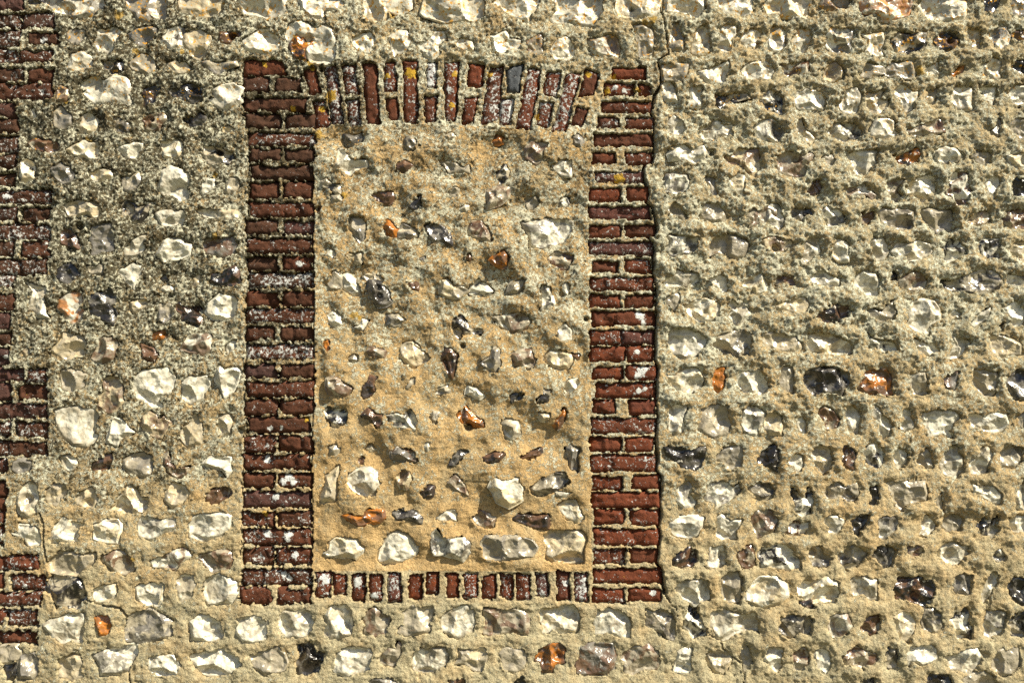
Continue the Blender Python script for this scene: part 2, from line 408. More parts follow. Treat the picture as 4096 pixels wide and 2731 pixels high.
'D2': """BD 33,21 38,18 40,9 47,9 49,17 47,21 40,22
WB 71,18 82,15 88,12 91,18 97,23 94,26 88,22 78,23 73,22
NB 110,12 117,8 125,9 120,14 119,20 123,23 119,28 114,26 112,18
WC 128,12 137,7 150,4 155,6 152,15 153,20 147,25 142,28 137,23 129,20
BW 167,8 172,3 181,4 183,12 187,19 183,25 181,32 172,31 170,22 165,21 170,15
W 200,12 205,7 211,6 211,15 207,21 206,25 202,20 200,15
D 223,17 226,8 242,9 242,24 224,24
WG 0,36 3,31 9,32 14,42 14,50 10,53 5,49 -2,46
G 22,42 25,35 31,35 32,43 33,49 28,45
D 34,37 39,35 40,40 37,41
GW 50,38 54,33 65,35 68,42 70,46 63,50 55,50 57,44 51,41
BN 85,40 97,38 97,44 92,48 87,50
ND 102,38 105,35 120,36 133,38 134,45 132,53 122,54 112,51 106,47
NG 143,36 148,33 158,36 169,36 170,45 169,54 162,53 156,56 150,51 146,44
CB 184,47 190,41 198,37 203,38 204,46 198,49 191,50
BN 217,45 220,38 230,37 242,38 242,52 225,52 218,49
CB -6,64 0,62 8,62 18,64 21,67 14,73 5,74 -4,71
NW 33,71 35,64 42,61 45,65 46,74 40,79 36,84 32,85 30,80
WC 60,70 63,64 68,64 73,69 72,77 73,82 65,82 59,77
WN 94,67 98,63 106,62 109,69 110,74 106,80 100,82 95,76
WN 115,74 120,67 128,67 134,66 140,65 149,68 151,74 145,79 136,83 130,84 127,79 118,77
DW 164,70 167,64 176,64 181,71 182,74 174,81 165,84 162,81
DW 195,70 198,64 212,63 212,72 212,79 203,79 196,75
NC 222,72 228,66 242,65 242,80 232,81 228,77
BN 8,98 18,97 23,97 25,105 18,102 9,104
W 40,98 45,93 52,92 57,98 65,100 65,105 55,107 47,103 41,101
W 81,102 84,96 88,92 95,94 100,94 103,101 101,107 102,114 92,114 85,109 82,105
D 113,100 116,93 119,95 117,100
NB 121,101 127,97 133,93 139,95 144,101 143,107 133,109 125,107 121,105
DN 160,101 172,102 175,98 186,95 200,91 212,95 215,102 208,110 195,112 185,113 180,109 170,109 165,106
WD 221,95 229,97 242,97 242,103 228,105 221,102
CN 7,125 18,120 33,118 36,124 33,129 22,131 16,129 8,128
DB 44,134 50,128 60,124 75,126 77,129 68,135 60,139 50,138
GN 89,128 96,127 103,131 108,125 113,121 117,130 113,136 103,139 94,134
WN 130,128 134,121 142,119 152,121 157,128 157,136 150,141 147,149 138,148 126,141 132,137
WC 169,131 173,127 177,131 177,136 170,136
W 188,141 192,133 198,131 203,127 202,133 196,138 190,142
W 218,127 225,120 233,121 235,132 232,140 226,143 221,136
D 213,143 217,138 215,147
CN -4,150 5,149 15,151 26,155 30,163 24,166 12,165 0,162 -5,157
CW 38,152 47,149 55,150 68,155 76,160 75,167 65,168 55,167 40,165 36,160
DW 90,148 95,152 101,157 116,158 118,164 110,166 100,164 95,160
W 134,155 141,158 151,159 157,165 148,169 138,165
W 170,152 180,153 186,158 180,165 176,172 167,171 171,163
NC 204,154 212,152 225,155 232,160 231,168 222,168 214,172 206,166""",
'D3': """N 9,41 13,34 16,27 25,26 24,35 27,42 25,53 20,54 15,49
DG 36,42 38,33 47,30 58,28 72,28 82,34 85,43 80,49 76,56 68,53 58,52 48,57 41,50
BO 95,48 102,38 101,32 112,30 124,30 129,37 128,45 130,54 122,56 113,54 103,55
NW 149,49 151,38 157,33 164,32 166,42 165,55 160,57 152,54
GB 183,44 187,36 197,32 196,42 193,50 186,49
N 214,38 216,31 228,30 239,34 240,43 237,54 230,58 220,50 215,44
DG 249,42 257,36 263,31 272,33 272,60 258,62 254,54
NC -4,82 0,76 5,73 13,80 15,90 14,98 5,98 0,96 -4,92
W 32,88 36,78 39,85 39,95 33,93
BN 54,72 60,68 70,72 75,82 74,90 70,92 61,92 60,82 56,78
WN 84,86 84,72 88,67 94,72 98,77 97,86 94,95 86,93
WN 109,76 112,67 117,70 120,78 129,86 126,98 121,101 117,92 116,84
W 136,91 143,82 142,71 148,72 153,86 152,90 145,92
W 163,75 172,73 186,73 196,73 201,79 193,85 192,94 193,99 184,95 175,98 170,98 166,89 163,83
W 212,78 220,74 226,80 236,75 250,77 253,86 245,93 238,95 232,94 226,92 218,90 213,86
N 264,78 272,74 272,90 266,88
D -11,126 -8,116 -2,112 7,110 11,115 12,126 10,135 4,132 -4,130
W 21,126 26,119 34,121 36,129 31,138 27,132
NC 44,120 48,112 55,109 65,113 66,122 64,132 57,138 51,130 48,124
DB 78,115 82,110 88,113 91,122 88,134 80,130 78,123
DW 101,117 106,108 115,107 121,113 121,125 116,133 106,128 105,121
W 133,121 138,112 146,114 146,126 137,134 134,127
N 157,127 162,117 168,114 172,120 174,132 165,131
NW 182,128 187,118 193,110 199,111 200,117 205,122 205,136 198,143 186,138 182,133
NW 213,123 222,119 224,110 230,111 234,118 231,126 228,139 215,139 212,131
N 243,118 251,111 263,109 268,112 266,124 258,133 245,131
DW 24,161 26,155 30,158 35,164 38,165 42,154 46,158 46,170 44,178 36,184 27,178 30,170
ND 58,160 66,148 74,149 80,153 92,149 94,160 90,166 82,167 76,162 64,166
D 109,154 114,154 116,164 114,170 107,170 110,163
N 126,149 138,146 150,150 164,147 166,158 165,166 152,168 145,170 141,176 134,172 130,160
N 177,165 182,158 183,167 184,176 178,172
W 214,150 224,153 236,152 243,160 242,169 236,168 224,161 214,158
NW 260,155 268,150 272,150 272,178 262,175 260,165""",
'D4': """BW 21,13 27,10 36,12 43,9 43,18 34,22 25,25 20,21
W 59,8 64,3 72,4 79,8 76,17 70,22 64,20 62,14
D 89,10 96,4 103,3 105,10 101,16 96,19 95,24 90,17
WD 115,8 120,5 128,5 134,8 133,17 127,21 122,27 117,25 116,15
NW 160,12 166,5 172,7 176,14 173,20 165,26 159,24 161,17
N 185,9 191,3 200,3 205,8 203,17 192,21 185,16
DN 221,10 227,6 233,9 240,3 243,8 239,14 243,19 236,27 226,22 221,15
W 253,7 261,4 272,5 272,20 258,20 254,15
DW -10,44 -4,38 5,37 8,34 20,35 26,42 32,50 32,58 25,60 14,59 6,58 -6,56
ND 43,42 50,35 57,37 61,45 67,50 63,58 54,59 47,54 43,47
ND 76,46 83,38 92,36 98,40 104,44 98,51 90,57 82,60 77,53
DG 112,40 118,33 128,36 133,38 134,45 130,54 122,57 117,51 111,46
BN 147,37 155,36 163,35 162,41 154,48 148,43
WN 179,42 188,34 194,32 202,35 210,37 212,43 207,51 197,55 188,53 181,47
WD 236,46 243,40 248,45 248,52 240,49
CW 30,79 38,74 50,73 62,67 73,75 75,85 70,94 58,93 45,95 38,91 31,88
DB 33,94 45,94 46,99 38,99
NW 89,74 93,68 103,69 115,71 116,80 115,92 108,93 101,86 90,88 89,82
DB 134,80 138,69 150,69 162,70 172,73 175,80 173,90 165,98 155,95 143,91 136,90
G 197,78 199,68 208,66 215,67 214,79 211,86 198,86
WN 232,70 236,64 243,66 243,72 236,80 232,92 228,96 227,88
D 252,78 258,70 272,69 272,97 262,95 254,88
ND 11,122 14,110 22,108 33,109 42,110 47,120 42,126 28,126 24,131 15,127
WB 64,120 66,111 74,108 83,108 87,119 84,123 75,131 68,131
BN 98,120 105,111 116,108 119,115 117,124 108,129 100,126
WC 132,110 142,105 152,106 155,116 154,127 148,135 138,133 135,120
ND 162,115 165,102 175,101 182,106 183,120 176,126 165,123
DW 192,112 197,106 205,107 207,100 212,100 212,117 217,125 213,133 200,133 197,122
WG 229,120 232,106 245,103 252,107 250,118 246,128 237,132 230,130
DN 254,118 258,110 272,104 272,131 260,131
WN 0,143 8,141 15,145 13,154 16,160 10,168 2,160 -5,155
BN 25,148 30,144 40,143 42,150 42,160 35,168 29,165 28,155
W 49,148 54,143 63,146 65,155 66,163 60,171 52,164 51,155
BN 78,152 84,146 92,142 102,147 112,149 113,156 100,164 90,160 80,158
ND 123,150 126,142 134,143 135,152 134,162 126,163 124,157
W 144,147 155,140 168,139 177,144 177,152 168,158 160,161 152,157 147,160
WN 187,152 195,149 205,148 212,143 220,144 226,152 223,160 213,169 200,165 190,164
N 237,155 244,147 258,143 263,144 264,158 255,170 245,170 237,164
D 168,172 178,171 190,173 195,184 168,184
D 100,176 110,174 110,184 99,184
N 205,176 215,168 228,167 238,175 240,184 205,184""",
}
# cavities: tile, x, y, radius (same units as the outlines), depth in metres
HOLES = [('A1',61,7,6,.03),('A1',213,33,3.5,.025),('A3',24,146,6,.025),('A3',81,148,4.5,.02),('D1',206,62,5,.02),
 ('D1',26,147,4,.02),('A1',201,140,4,.025),('A1',131,11,3,.02),('B2',112,107,3,.02),('B2',113,115,3,.02),('C1',111,8,2.5,.02),
 ('B3',190,4,2.5,.03),('C2',68,136,2.5,.03),('C1',183,141,3,.03),('B2',57,35,2.5,.02),('C2',6,135,3,.02),
 ('D4',47,42,5,.02),('D4',155,88,6,.02),('B3',195,78,4,.03),('A2',181,126,6,.02),('A1',139,110,2.5,.02),
 ('B1',48,36,4,.02),('D1',168,38,3,.02),('B4',69,57,1.5,.03),('A2',73,51,4,.02),('A3',220,82,3,.02),('C1',51,77,2,.03),
 ('B1',60,64,2.5,.04),('B1',68,106,2,.04),('C4',42,132,4,.015),('D2',7,71,4,.03),('B4',94,62,1.5,.02)]
# pier bricks at the left edge: tile, x0,y0,x1,y1
PIER = """A1 -12,-4,20,9 A1 20,11,49,25 A1 -12,12,18,25 A1 -12,28,18,43 A1 24,29,53,40 A1 -12,45,16,58 A1 17,46,48,57 A1 -12,62,23,75
A1 25,63,48,75 A1 -12,77,48,91 A1 -12,95,14,107 A1 -12,109,15,121 A1 -12,125,16,140 A1 -12,142,14,154
A2 -12,2,13,13 A2 -12,18,46,30 A2 -12,33,14,45 A2 19,34,46,46 A2 -12,49,45,63 A2 -12,64,12,78 A2 18,64,44,79 A2 -12,81,17,95 A2 18,81,42,95
A2 -12,97,11,107 A2 -12,113,11,128 A2 -12,130,8,145 A2 -12,148,10,160
A3 -12,6,8,22 A3 -12,24,23,37 A3 24,25,43,37 A3 -12,39,9,53 A3 16,40,43,53 A3 -12,57,43,70 A3 -12,74,8,86 A3 14,74,44,88 A3 -12,92,42,105
A3 -12,108,6,119 A3 -12,128,6,143 A3 -12,145,4,155 A4 -12,-1,3,10 A4 -12,13,2,28 A4 -12,40,35,53 A4 -12,57,2,70 A4 9,57,40,71
A4 -12,74,37,86 A4 -12,90,3,103 A4 6,90,34,104 A4 -12,110,34,122"""
# left jamb courses: tile, top, bottom, outer left edge (tile units of that column), inner split or 0, right edge
JAMB_L = """B1 55 69 -12 0 27;B1 71 84 -12 14.5 41;B1 90 101 -11 0 46;B1 105 117 -10 24.5 54;B1 122 133 -8 0 55;B1 137 148 -6 24 53;
B1 152 164 -5 0 53;B2 11 25 -6 22.5 52;B2 29 42 -7 0 53;B2 46 58 -10 22.5 53;B2 63 75 -9 0 52;B2 79 91 -9 22 53;B2 94 107 -7 0 53;
B2 111 124 -9 22 53;B2 127 139 -9 0 53;B2 143 155 -9 19.5 53;B3 3 16 -9 0 53;B3 21 33 -10 20 52;B3 37 50 -9 0 52;B3 54 67 -11 20 52;
B3 70 83 -8 0 49;B3 87 101 -12 18.5 51;B3 104 117 -12 0 50;B3 122 134 -12 18.5 51;B3 138 152 -12 0 50;B4 0 13 -14 18 50;
B4 16 30 -13 0 50;B4 33 48 -12 17 51;B4 53 67 -13 0 50;B4 70 84 -14 17 50"""
JAMB_R = """C1 93,62,123,72 C1 86,76,112,87 C1 117,77,128,87 C1 83,93,128,103 C1 79,107,99,117 C1 105,108,130,118 C1 76,123,129,134 C1 74,140,95,150
C1 104,140,129,151 C2 76,1,120,11 C2 71,16,99,28 C2 106,15,125,27 C2 71,33,127,44 C2 71,50,100,61 C2 104,50,131,60 C2 71,65,129,77
C2 74,83,97,93 C2 104,81,128,93 C2 72,98,130,109 C2 72,114,100,125 C2 104,114,131,125 C2 74,129,131,142 C2 72,147,100,159 C2 101,147,130,159
C3 72,5,104,18 C3 106,5,130,18 C3 74,23,102,34 C3 105,22,132,35 C3 78,38,131,51 C3 75,54,94,65 C3 108,54,132,67 C3 73,71,132,84
C3 72,88,101,101 C3 104,88,130,101 C3 73,104,131,119 C3 74,124,101,136 C3 110,123,135,135 C3 74,139,135,152 C4 76,-2,103,11 C4 109,-2,135,12
C4 75,16,135,30 C4 75,34,104,48 C4 109,34,134,47 C4 75,52,137,65 C4 75,70,103,83 C4 107,70,137,82"""
ARCH = """B1 44,64 54,62 59,85 49,87;B1 52,93 63,92 68,115 56,118;B1 63,60 74,59 80,113 70,114;B1 79,60 91,60 94,86 82,86;B1 83,92 94,90 97,115 86,116;
B1 98,58 110,58 114,114 102,114;B1 118,57 128,57 129,84 118,84;B1 119,90 130,89 131,110 122,111;B1 135,56 148,56 148,114 136,112;
B1 157,57 166,57 165,81 156,81;B1 155,89 166,88 165,112 155,113;B1 173,58 186,57 183,111 174,112;B1 195,58 209,60 207,79 195,79;
B1 191,90 203,89 200,112 190,114;B1 215,62 228,60 222,110 206,115;C1 -6,63 10,59 6,84 -4,84;C1 -10,90 2,90 -1,114 -12,116;
C1 15,63 26,64 17,119 4,117;C1 33,66 46,65 41,89 28,87;C1 26,93 38,94 34,118 22,115;C1 51,66 63,67 49,121 37,120;
C1 68,63 80,66 75,87 62,88;C1 60,98 70,100 65,117 54,114"""
SILL = """B4 55,55,68,78 B4 71,57,83,76 B4 88,57,100,82 B4 104,57,116,81 B4 121,56,133,82 B4 140,57,152,80 B4 157,56,167,75 B4 175,57,186,79
B4 191,57,203,79 B4 208,58,220,79 B4 225,57,236,80 C4 4,57,17,81 C4 22,56,33,78 C4 42,55,53,81 C4 58,56,69,82"""
# cracks: width m, depth m, then tile x,y points
CRACKS = [(.0050,.05,"C1 134,58 136,64 137,78 131,87 129,97 127,103 130,109 130,117 130,127 130,138 130,147 122,151 120,157 C2 121,5 123,15 126,20 123,28 129,34 131,43 133,53 132,57 124,60 129,66 132,72 129,80 130,86 129,95 132,104 133,115 132,125 133,132 132,145 131,157 C3 132,8 131,17 134,25 132,36 133,45 132,53 134,67 134,75 132,87 132,97 134,107 132,117 137,125 137,136 135,148 137,156 C4 134,13 136,22 134,31 135,38 132,46 138,55 138,66 140,74"),
 (.0024,.025,"C1 139,-6 138,13 140,20 140,28 142,34 142,40 144,50 135,55 134,58"),
 (.0022,.015,"C4 140,74 145,82 150,88 152,95"),
 (.0022,.012,"C4 170,84 172,92 174,102 181,112 192,118 194,125 202,133 212,140 214,150 213,160"),
 (.0022,.015,"A4 37,0 41,12 40,30 42,42 44,50 47,57"),
 (.0045,.035,"A4 47,57 53,56 60,57 68,60 73,61 77,68 80,78"),
 (.0030,.02,"A4 80,80 90,84 110,88 117,95 114,108 116,120 126,121"),
 (.0025,.02,"A4 118,143 119,150 122,160"),
 (.004,.03,"A4 9,71 30,72 40,70 43,66"),
 (.002,.012,"A1 226,70 225,85 226,100 229,108 228,125 229,148 A2 229,0 230,15 228,28 229,45 226,52 227,62 225,80 228,95 230,108 226,120 225,135 227,150 A3 226,10 225,30 224,48 225,66 227,80 224,92 223,110 222,130 223,150 A4 221,5 222,28 220,40"),
 (.002,.012,"C1 134,-5 135,10 138,13"),
 (.002,.012,"B2 53,5 49,10 52,20 50,30 53,40 52,60 53,80 53,110 53,130 53,155 B3 53,20 52,45 53,60 51,90 51,120 51,150 B4 52,10 51,30 50,50"),
 (.0015,.01,"A1 152,-4 152,17"), (.002,.012,"D4 234,70 234,100 234,135"),(.0015,.01,"D3 148,90 149,110 154,130 156,150"),
 (.002,.012,"A3 123,43 123,35 131,28 138,23 142,20")]
# pale crust lichen on bricks: tile, x, y, radius
CRUST = [('C2',119,134,6),('C2',116,131,4),('C2',121,139,4),('C3',119,28,6),('C3',116,32,5),('C3',122,25,4),('C3',117,45,4),('C3',122,43,3.5),('C3',112,48,2.5),
 ('C3',115,10,4),('B3',25,128,5.5),('B3',34,128,6),('B3',29,124,5),('B3',10,95,3),('B3',10,108,5),('B3',18,142,5),('B3',13,80,3.5),('B3',23,79,3),
 ('B4',29,22,6),('B4',10,20,5),('B4',24,58,5),('B4',30,61,4),('B4',35,40,5),('B4',93,63,6),('B4',64,62,7),('B4',109,77,5),('C4',48,64,5),('C4',66,62,4),('C4',64,79,3),
 ('A1',39,36,4.5),('A1',3,22,2),('A2',5,23,4.5),('A2',20,27,2.5),('A3',5,14,3),('A4',29,45,2.5),('A4',28,51,2),('A4',22,69,3),('C1',95,81,4),('C1',103,82,3),
 ('B1',160,76,5),('B1',163,64,4),('B1',178,82,4),('C1',12,70,4),('B1',235,100,6),('B2',40,85,5),('C4',130,74,4),('C3',101,123,2)]
YELLOW = [('C2',98,7,5),('B1',69,88,6),('B1',142,67,6),('B1',8,59,3),('B1',52,63,2.5),('B1',50,58,4),('A1',110,15,5),('A1',125,48,3.5),('A1',168,48,3),('B1',125,15,3),
 ('B1',183,68,3),('B1',180,97,3),('B4',8,1,3),('B3',46,71,2.5),('B1',58,123,5),('C1',93,70,3),('C1',70,68,3),('A4',122,43,2.5),('C1',115,82,3),('A2',198,60,3),('B2',90,132,4),('B2',95,135,3),('B2',81,23,4),
 ('B1',60,100,3),('B1',120,70,3),('C1',88,83,3),('B1',215,68,3),('C1',129,19,4),('C1',122,22,4),('D1',139,65,5),('C1',23,107,3),('A1',82,130,4),('A1',62,94,3),('A2',197,4,2.5),('B1',33,100,3)]

# ---------------------------------------------------------------- pixel -> wall plane (y = 0)
COLX = {'A': 0, 'B': 1024, 'C': 2048, 'D': 3072}
ROWY = {'1': 0, '2': 683, '3': 1366, '4': 2048}
def tile_px(t, p):
    p = np.asarray(p, float)
    s = 5 * 1024 / 1343 if t in ('D3', 'D4') else 10 * 1024 / 2351
    return p * s + np.array([COLX[t[0]], ROWY[t[1]]])
def tile_scale(t):
    return (5 * 1024 / 1343 if t in ('D3', 'D4') else 10 * 1024 / 2351) * M_PER_PX
KF = 36.0 / LENS / 4096.0
M_PER_PX = CAM_D * KF
CT, ST = math.cos(TILT), math.sin(TILT)
def wall(px):
    px = np.asarray(px, float)
    u = (px[..., 0] - 2048) * KF; v = (1365.5 - px[..., 1]) * KF
    t = CAM_D / (CT - v * ST)
    return np.stack([u * t, CAM_Z + t * (ST + v * CT)], -1)
def to_px(x, z):
    dz = z - CAM_Z
    f = CAM_D * CT + dz * ST
    return x / f / KF + 2048, 1365.5 - (-CAM_D * ST + dz * CT) / f / KF

# ---------------------------------------------------------------- noise
def _h(ix, iy, s):
    a = (ix.astype(np.int64) * 374761393 + iy.astype(np.int64) * 668265263 + s * 974634777) & 0xFFFFFFFF
    a = ((a ^ (a >> 13)) * 1274126177) & 0xFFFFFFFF
    a = ((a ^ (a >> 16)) * 2246822519) & 0xFFFFFFFF
    return ((a ^ (a >> 13)) & 0xFFFFFF) / float(0xFFFFFF)
def vn(x, y, s):
    ix = np.floor(x); iy = np.floor(y); fx = x - ix; fy = y - iy
    fx = fx * fx * fx * (fx * (fx * 6 - 15) + 10); fy = fy * fy * fy * (fy * (fy * 6 - 15) + 10)
    a = _h(ix, iy, s); b = _h(ix + 1, iy, s); c = _h(ix, iy + 1, s); d = _h(ix + 1, iy + 1, s)
    return ((a + (b - a) * fx) * (1 - fy) + (c + (d - c) * fx) * fy) * 2 - 1
def fb(x, y, f, o, s, gain=.5):
    t = 0; a = 1
    for i in range(o):
        ca, sa = math.cos(i * 1.1 + .4), math.sin(i * 1.1 + .4)
        t = t + a * vn((x * ca - y * sa) * f, (x * sa + y * ca) * f, s + i * 17); a *= gain; f *= 2.03
    return t
def smooth(t):
    t = np.clip(t, 0, 1); return t * t * (3 - 2 * t)
def sdf(px, pz, poly):
    """signed distance to a polygon, positive inside"""
    d = np.full(px.shape, 1e9); ins = np.zeros(px.shape, bool); n = len(poly)
    for i in range(n):
        a = poly[i]; b = poly[(i + 1) % n]; e = b - a
        wx = px - a[0]; wz = pz - a[1]
        t = np.clip((wx * e[0] + wz * e[1]) / max(e @ e, 1e-12), 0, 1)
        d = np.minimum(d, (wx - t * e[0]) ** 2 + (wz - t * e[1]) ** 2)
        c = (a[1] > pz) != (b[1] > pz)
        if abs(e[1]) > 1e-12:
            ins ^= c & (px < e[0] * (pz - a[1]) / e[1] + a[0])
    d = np.sqrt(d)
    return np.where(ins, d, -d)
def seg_dist(px, pz, line):
    d = np.full(px.shape, 1e9)
    for a, b in zip(line[:-1], line[1:]):
        e = b - a; wx = px - a[0]; wz = pz - a[1]
        t = np.clip((wx * e[0] + wz * e[1]) / max(e @ e, 1e-12), 0, 1)
        d = np.minimum(d, (wx - t * e[0]) ** 2 + (wz - t * e[1]) ** 2)
    return np.sqrt(d)

# ---------------------------------------------------------------- parse the outlines
def pts(s): return [tuple(float(v) for v in q.split(',')) for q in s.split()]
flints = []                                   # (tone, polygon in wall metres, px centre)
for t, txt in FLINTS.items():
    for ln in txt.split('\n'):
        tone, rest = ln.split(' ', 1)
        p = tile_px(t, pts(rest)); flints.append((tone, wall(p), p.mean(0)))
def rects(txt):
    w = txt.split(); out = []
    for t, r in zip(w[::2], w[1::2]):
        x0, y0, x1, y1 = (float(v) for v in r.split(','))
        out.append(tile_px(t, [(x0, y0), (x1, y0), (x1, y1), (x0, y1)]))
    return out
bricks = []                                   # (owner, px quad, look)
for q in rects(PIER): bricks.append(('pier', q))
for c in JAMB_L.replace('\n', '').split(';'):
    t, a, b, l, m, r = c.split(); a, b, l, m, r = map(float, (a, b, l, m, r))
    for x0, x1 in (((l, r),) if m == 0 else ((l, m - 2.2), (m + 2.2, r))):
        bricks.append(('jamb_l', tile_px(t, [(x0, a), (x1, a), (x1, b), (x0, b)])))
for q in rects(JAMB_R): bricks.append(('jamb_r', q))
for c in ARCH.replace('\n', '').split(';'):
    t, r = c.split(' ', 1); bricks.append(('arch', tile_px(t, pts(r))))
for q in rects(SILL): bricks.append(('sill', q))
def line_px(txt):
    t = None; out = []
    for w in txt.split():
        if w[0] in 'ABCD': t = w
        else: out.append(tile_px(t, tuple(float(v) for v in w.split(','))))
    return np.array(out)
crack_px = np.vstack([line_px(CRACKS[1][2]), line_px(CRACKS[0][2])])
tail_px = np.array([[2700, 2440], [2790, 2415], [2810, 2500], [2880, 2570], [2960, 2660], [2980, 2760], [2990, 3600]], float)
split = np.vstack([[[crack_px[0][0], -900]], crack_px, tail_px])
def right_of_crack(px, py):
    return px > np.interp(py, split[:, 1], split[:, 0])
OPEN = np.array([[1252, 505], [1700, 498], [2160, 520], [2340, 520], [2366, 640], [2352, 900], [2362, 1400], [2368, 2283], [1246, 2283], [1248, 1700], [1254, 1000]], float)
def region(px, py):
    """0 wall left of crack, 1 wall right of crack, 2 infill, 3 surround, 4 pier"""
    r = np.where(right_of_crack(px, py), 1, 0)
    jl = np.interp(py, [240, 680, 1366, 2050, 2420], [968, 995, 985, 970, 962])
    sur = (px > jl) & (~right_of_crack(px, py)) & (py > 243) & (py < 2412)
    sur &= ~((px < 1190) & (py < 243)) & ~((px > 2420) & (py < 262))
    r = np.where(sur, 3, r)
    r = np.where(sdf(px, py, OPEN) > 0, 2, r)
    u = 10 * 1024 / 2351
    edge = np.full(np.shape(py), 0.)
    for y0, y1, e in ((-900, 92, 51), (92, 175, 16), (175, 255, 47), (255, 337, 11.5), (337, 421, 44.5), (421, 508, 6), (508, 594, 40), (594, 1500, -40)):
        edge = np.where((py / u >= y0) & (py / u < y1), e * u, edge)
    return np.where((px < edge) & (px > -300), 4, r)
def region1(p):
    return int(region(np.array([p[0]]), np.array([p[1]]))[0])

# ---------------------------------------------------------------- node helper and materials
class NT:
    def __init__(s, name):
        s.m = bpy.data.materials.new(name); s.m.use_nodes = True; s.t = s.m.node_tree; s.b = s.t.nodes['Principled BSDF']
        s.pos = s.n('ShaderNodeNewGeometry').outputs['Position']
    def n(s, k, **kw):
        x = s.t.nodes.new(k)
        for a, v in kw.items(): setattr(x, a, v)
        return x
    def put(s, sock, v):
        if isinstance(v, bpy.types.NodeSocket): s.t.links.new(v, sock)
        else: sock.default_value = v
    def noise(s, scale, detail=2., rough=.5, dist=0., vec=None):
        x = s.n('ShaderNodeTexNoise'); s.put(x.inputs['Vector'], s.pos if vec is None else vec)
        x.inputs['Scale'].default_value = scale; x.inputs['Detail'].default_value = detail
        x.inputs['Roughness'].default_value = rough; x.inputs['Distortion'].default_value = dist
        return x.outputs['Fac']
    def math(s, op, a, b=0., c=0., clamp=False):
        x = s.n('ShaderNodeMath', operation=op, use_clamp=clamp)
        s.put(x.inputs[0], a); s.put(x.inputs[1], b); s.put(x.inputs[2], c); return x.outputs[0]
    def step(s, v, lo, hi):
        x = s.n('ShaderNodeMapRange', interpolation_type='SMOOTHSTEP'); s.put(x.inputs[0], v); s.put(x.inputs[1], lo); s.put(x.inputs[2], hi)
        return x.outputs[0]
    def lerp(s, v, a, b):
        x = s.n('ShaderNodeMapRange'); s.put(x.inputs[0], v); x.inputs[3].default_value = a; x.inputs[4].default_value = b; return x.outputs[0]
    def mix(s, f, a, b, mode='MIX'):
        x = s.n('ShaderNodeMix', data_type='RGBA', blend_type=mode); s.put(x.inputs['Factor'], f)
        for sock, v in ((x.inputs['A'], a), (x.inputs['B'], b)):
            s.put(sock, v if isinstance(v, bpy.types.NodeSocket) else (*v, 1.0))
        return next(o for o in x.outputs if o.type == 'RGBA' and o.enabled)
    def scalecol(s, col, f):
        x = s.n('ShaderNodeVectorMath', operation='SCALE'); s.put(x.inputs[0], col); s.put(x.inputs['Scale'], f); return x.outputs[0]
    def bump(s, h, strength, dist, nrm=None):
        x = s.n('ShaderNodeBump'); s.put(x.inputs['Height'], h); x.inputs['Strength'].default_value = strength; x.inputs['Distance'].default_value = dist
        if nrm is not None: s.put(x.inputs['Normal'], nrm)
        return x.outputs[0]
    def attr(s, name, kind='GEOMETRY'):
        x = s.n('ShaderNodeAttribute', attribute_name=name, attribute_type=kind); return x
    def sep(s, v):
        x = s.n('ShaderNodeSeparateXYZ'); s.put(x.inputs[0], v); return x.outputs

def mortar_material():
    k = NT('lime_mortar')
    warm, lich, alga = k.sep(k.attr('tint').outputs['Vector'])
    cr = k.sep(k.attr('growth').outputs['Vector'])
    low = k.noise(6, 3); mid = k.noise(24, 5, .65); grain = k.noise(230, 2, .7); grain2 = k.noise(95, 4, .7)
    w = k.math('ADD', warm, k.math('MULTIPLY', k.math('SUBTRACT', k.math('ADD', low, mid), 1.0), 1.3), clamp=True)
    col = k.mix(w, (.375, .325, .20), (.43, .29, .13))
    col = k.scalecol(col, k.math('MULTIPLY', k.lerp(grain, .35, 1.65), k.lerp(grain2, .45, 1.55)))
    pebble = k.math('MULTIPLY', k.step(k.noise(210, 1), .66, .72), .6)
    col = k.mix(pebble, col, (.24, .13, .05))
    # brown weather stains
    st = k.step(k.math('ADD', k.noise(9, 4, .65, .6), k.math('MULTIPLY', alga, .12)), .54, .70)
    col = k.mix(k.math('MULTIPLY', st, .45), col, (.17, .115, .055))
    # pale crust lichen, patchy, made of specks
    lm = k.math('ADD', lich, k.math('MULTIPLY', k.math('SUBTRACT', k.noise(11, 4, .62), .5), 1.5))
    ln = k.noise(85, 5, .75, .4)
    lv = k.math('ADD', ln, k.math('MULTIPLY', lm, .27))
    lf = k.step(lv, .63, .70)
    col = k.mix(k.math('MULTIPLY', lf, .88), col, k.mix(k.noise(45, 3), (.40, .385, .26), (.64, .625, .49)))
    # dark algae in blotches and specks
    am = k.math('ADD', alga, k.math('MULTIPLY', k.math('SUBTRACT', k.noise(17, 4, .6), .5), 1.3))
    av = k.math('ADD', k.noise(92, 5, .72, .3), k.math('MULTIPLY', am, .26))
    af = k.step(av, .67, .76)
    col = k.mix(k.math('MULTIPLY', af, .92), col, (.052, .040, .018))
    # yellow lichen
    yv = k.math('ADD', k.noise(62, 5, .7), k.math('MULTIPLY', cr[1], .5))
    yf = k.step(yv, .72, .80)
    col = k.mix(k.math('MULTIPLY', yf, .75), col, (.46, .28, .04))
    k.put(k.b.inputs['Base Color'], col); k.b.inputs['Roughness'].default_value = .95; k.b.inputs['Specular IOR Level'].default_value = .15
    h = k.math('ADD', k.math('MULTIPLY', grain, .8), k.math('MULTIPLY', k.math('ADD', lf, k.noise(110, 4, .75)), .9))
    h = k.math('SUBTRACT', h, k.math('MULTIPLY', af, .5))
    k.put(k.b.inputs['Normal'], k.bump(h, .9, .0045))
    return k.m

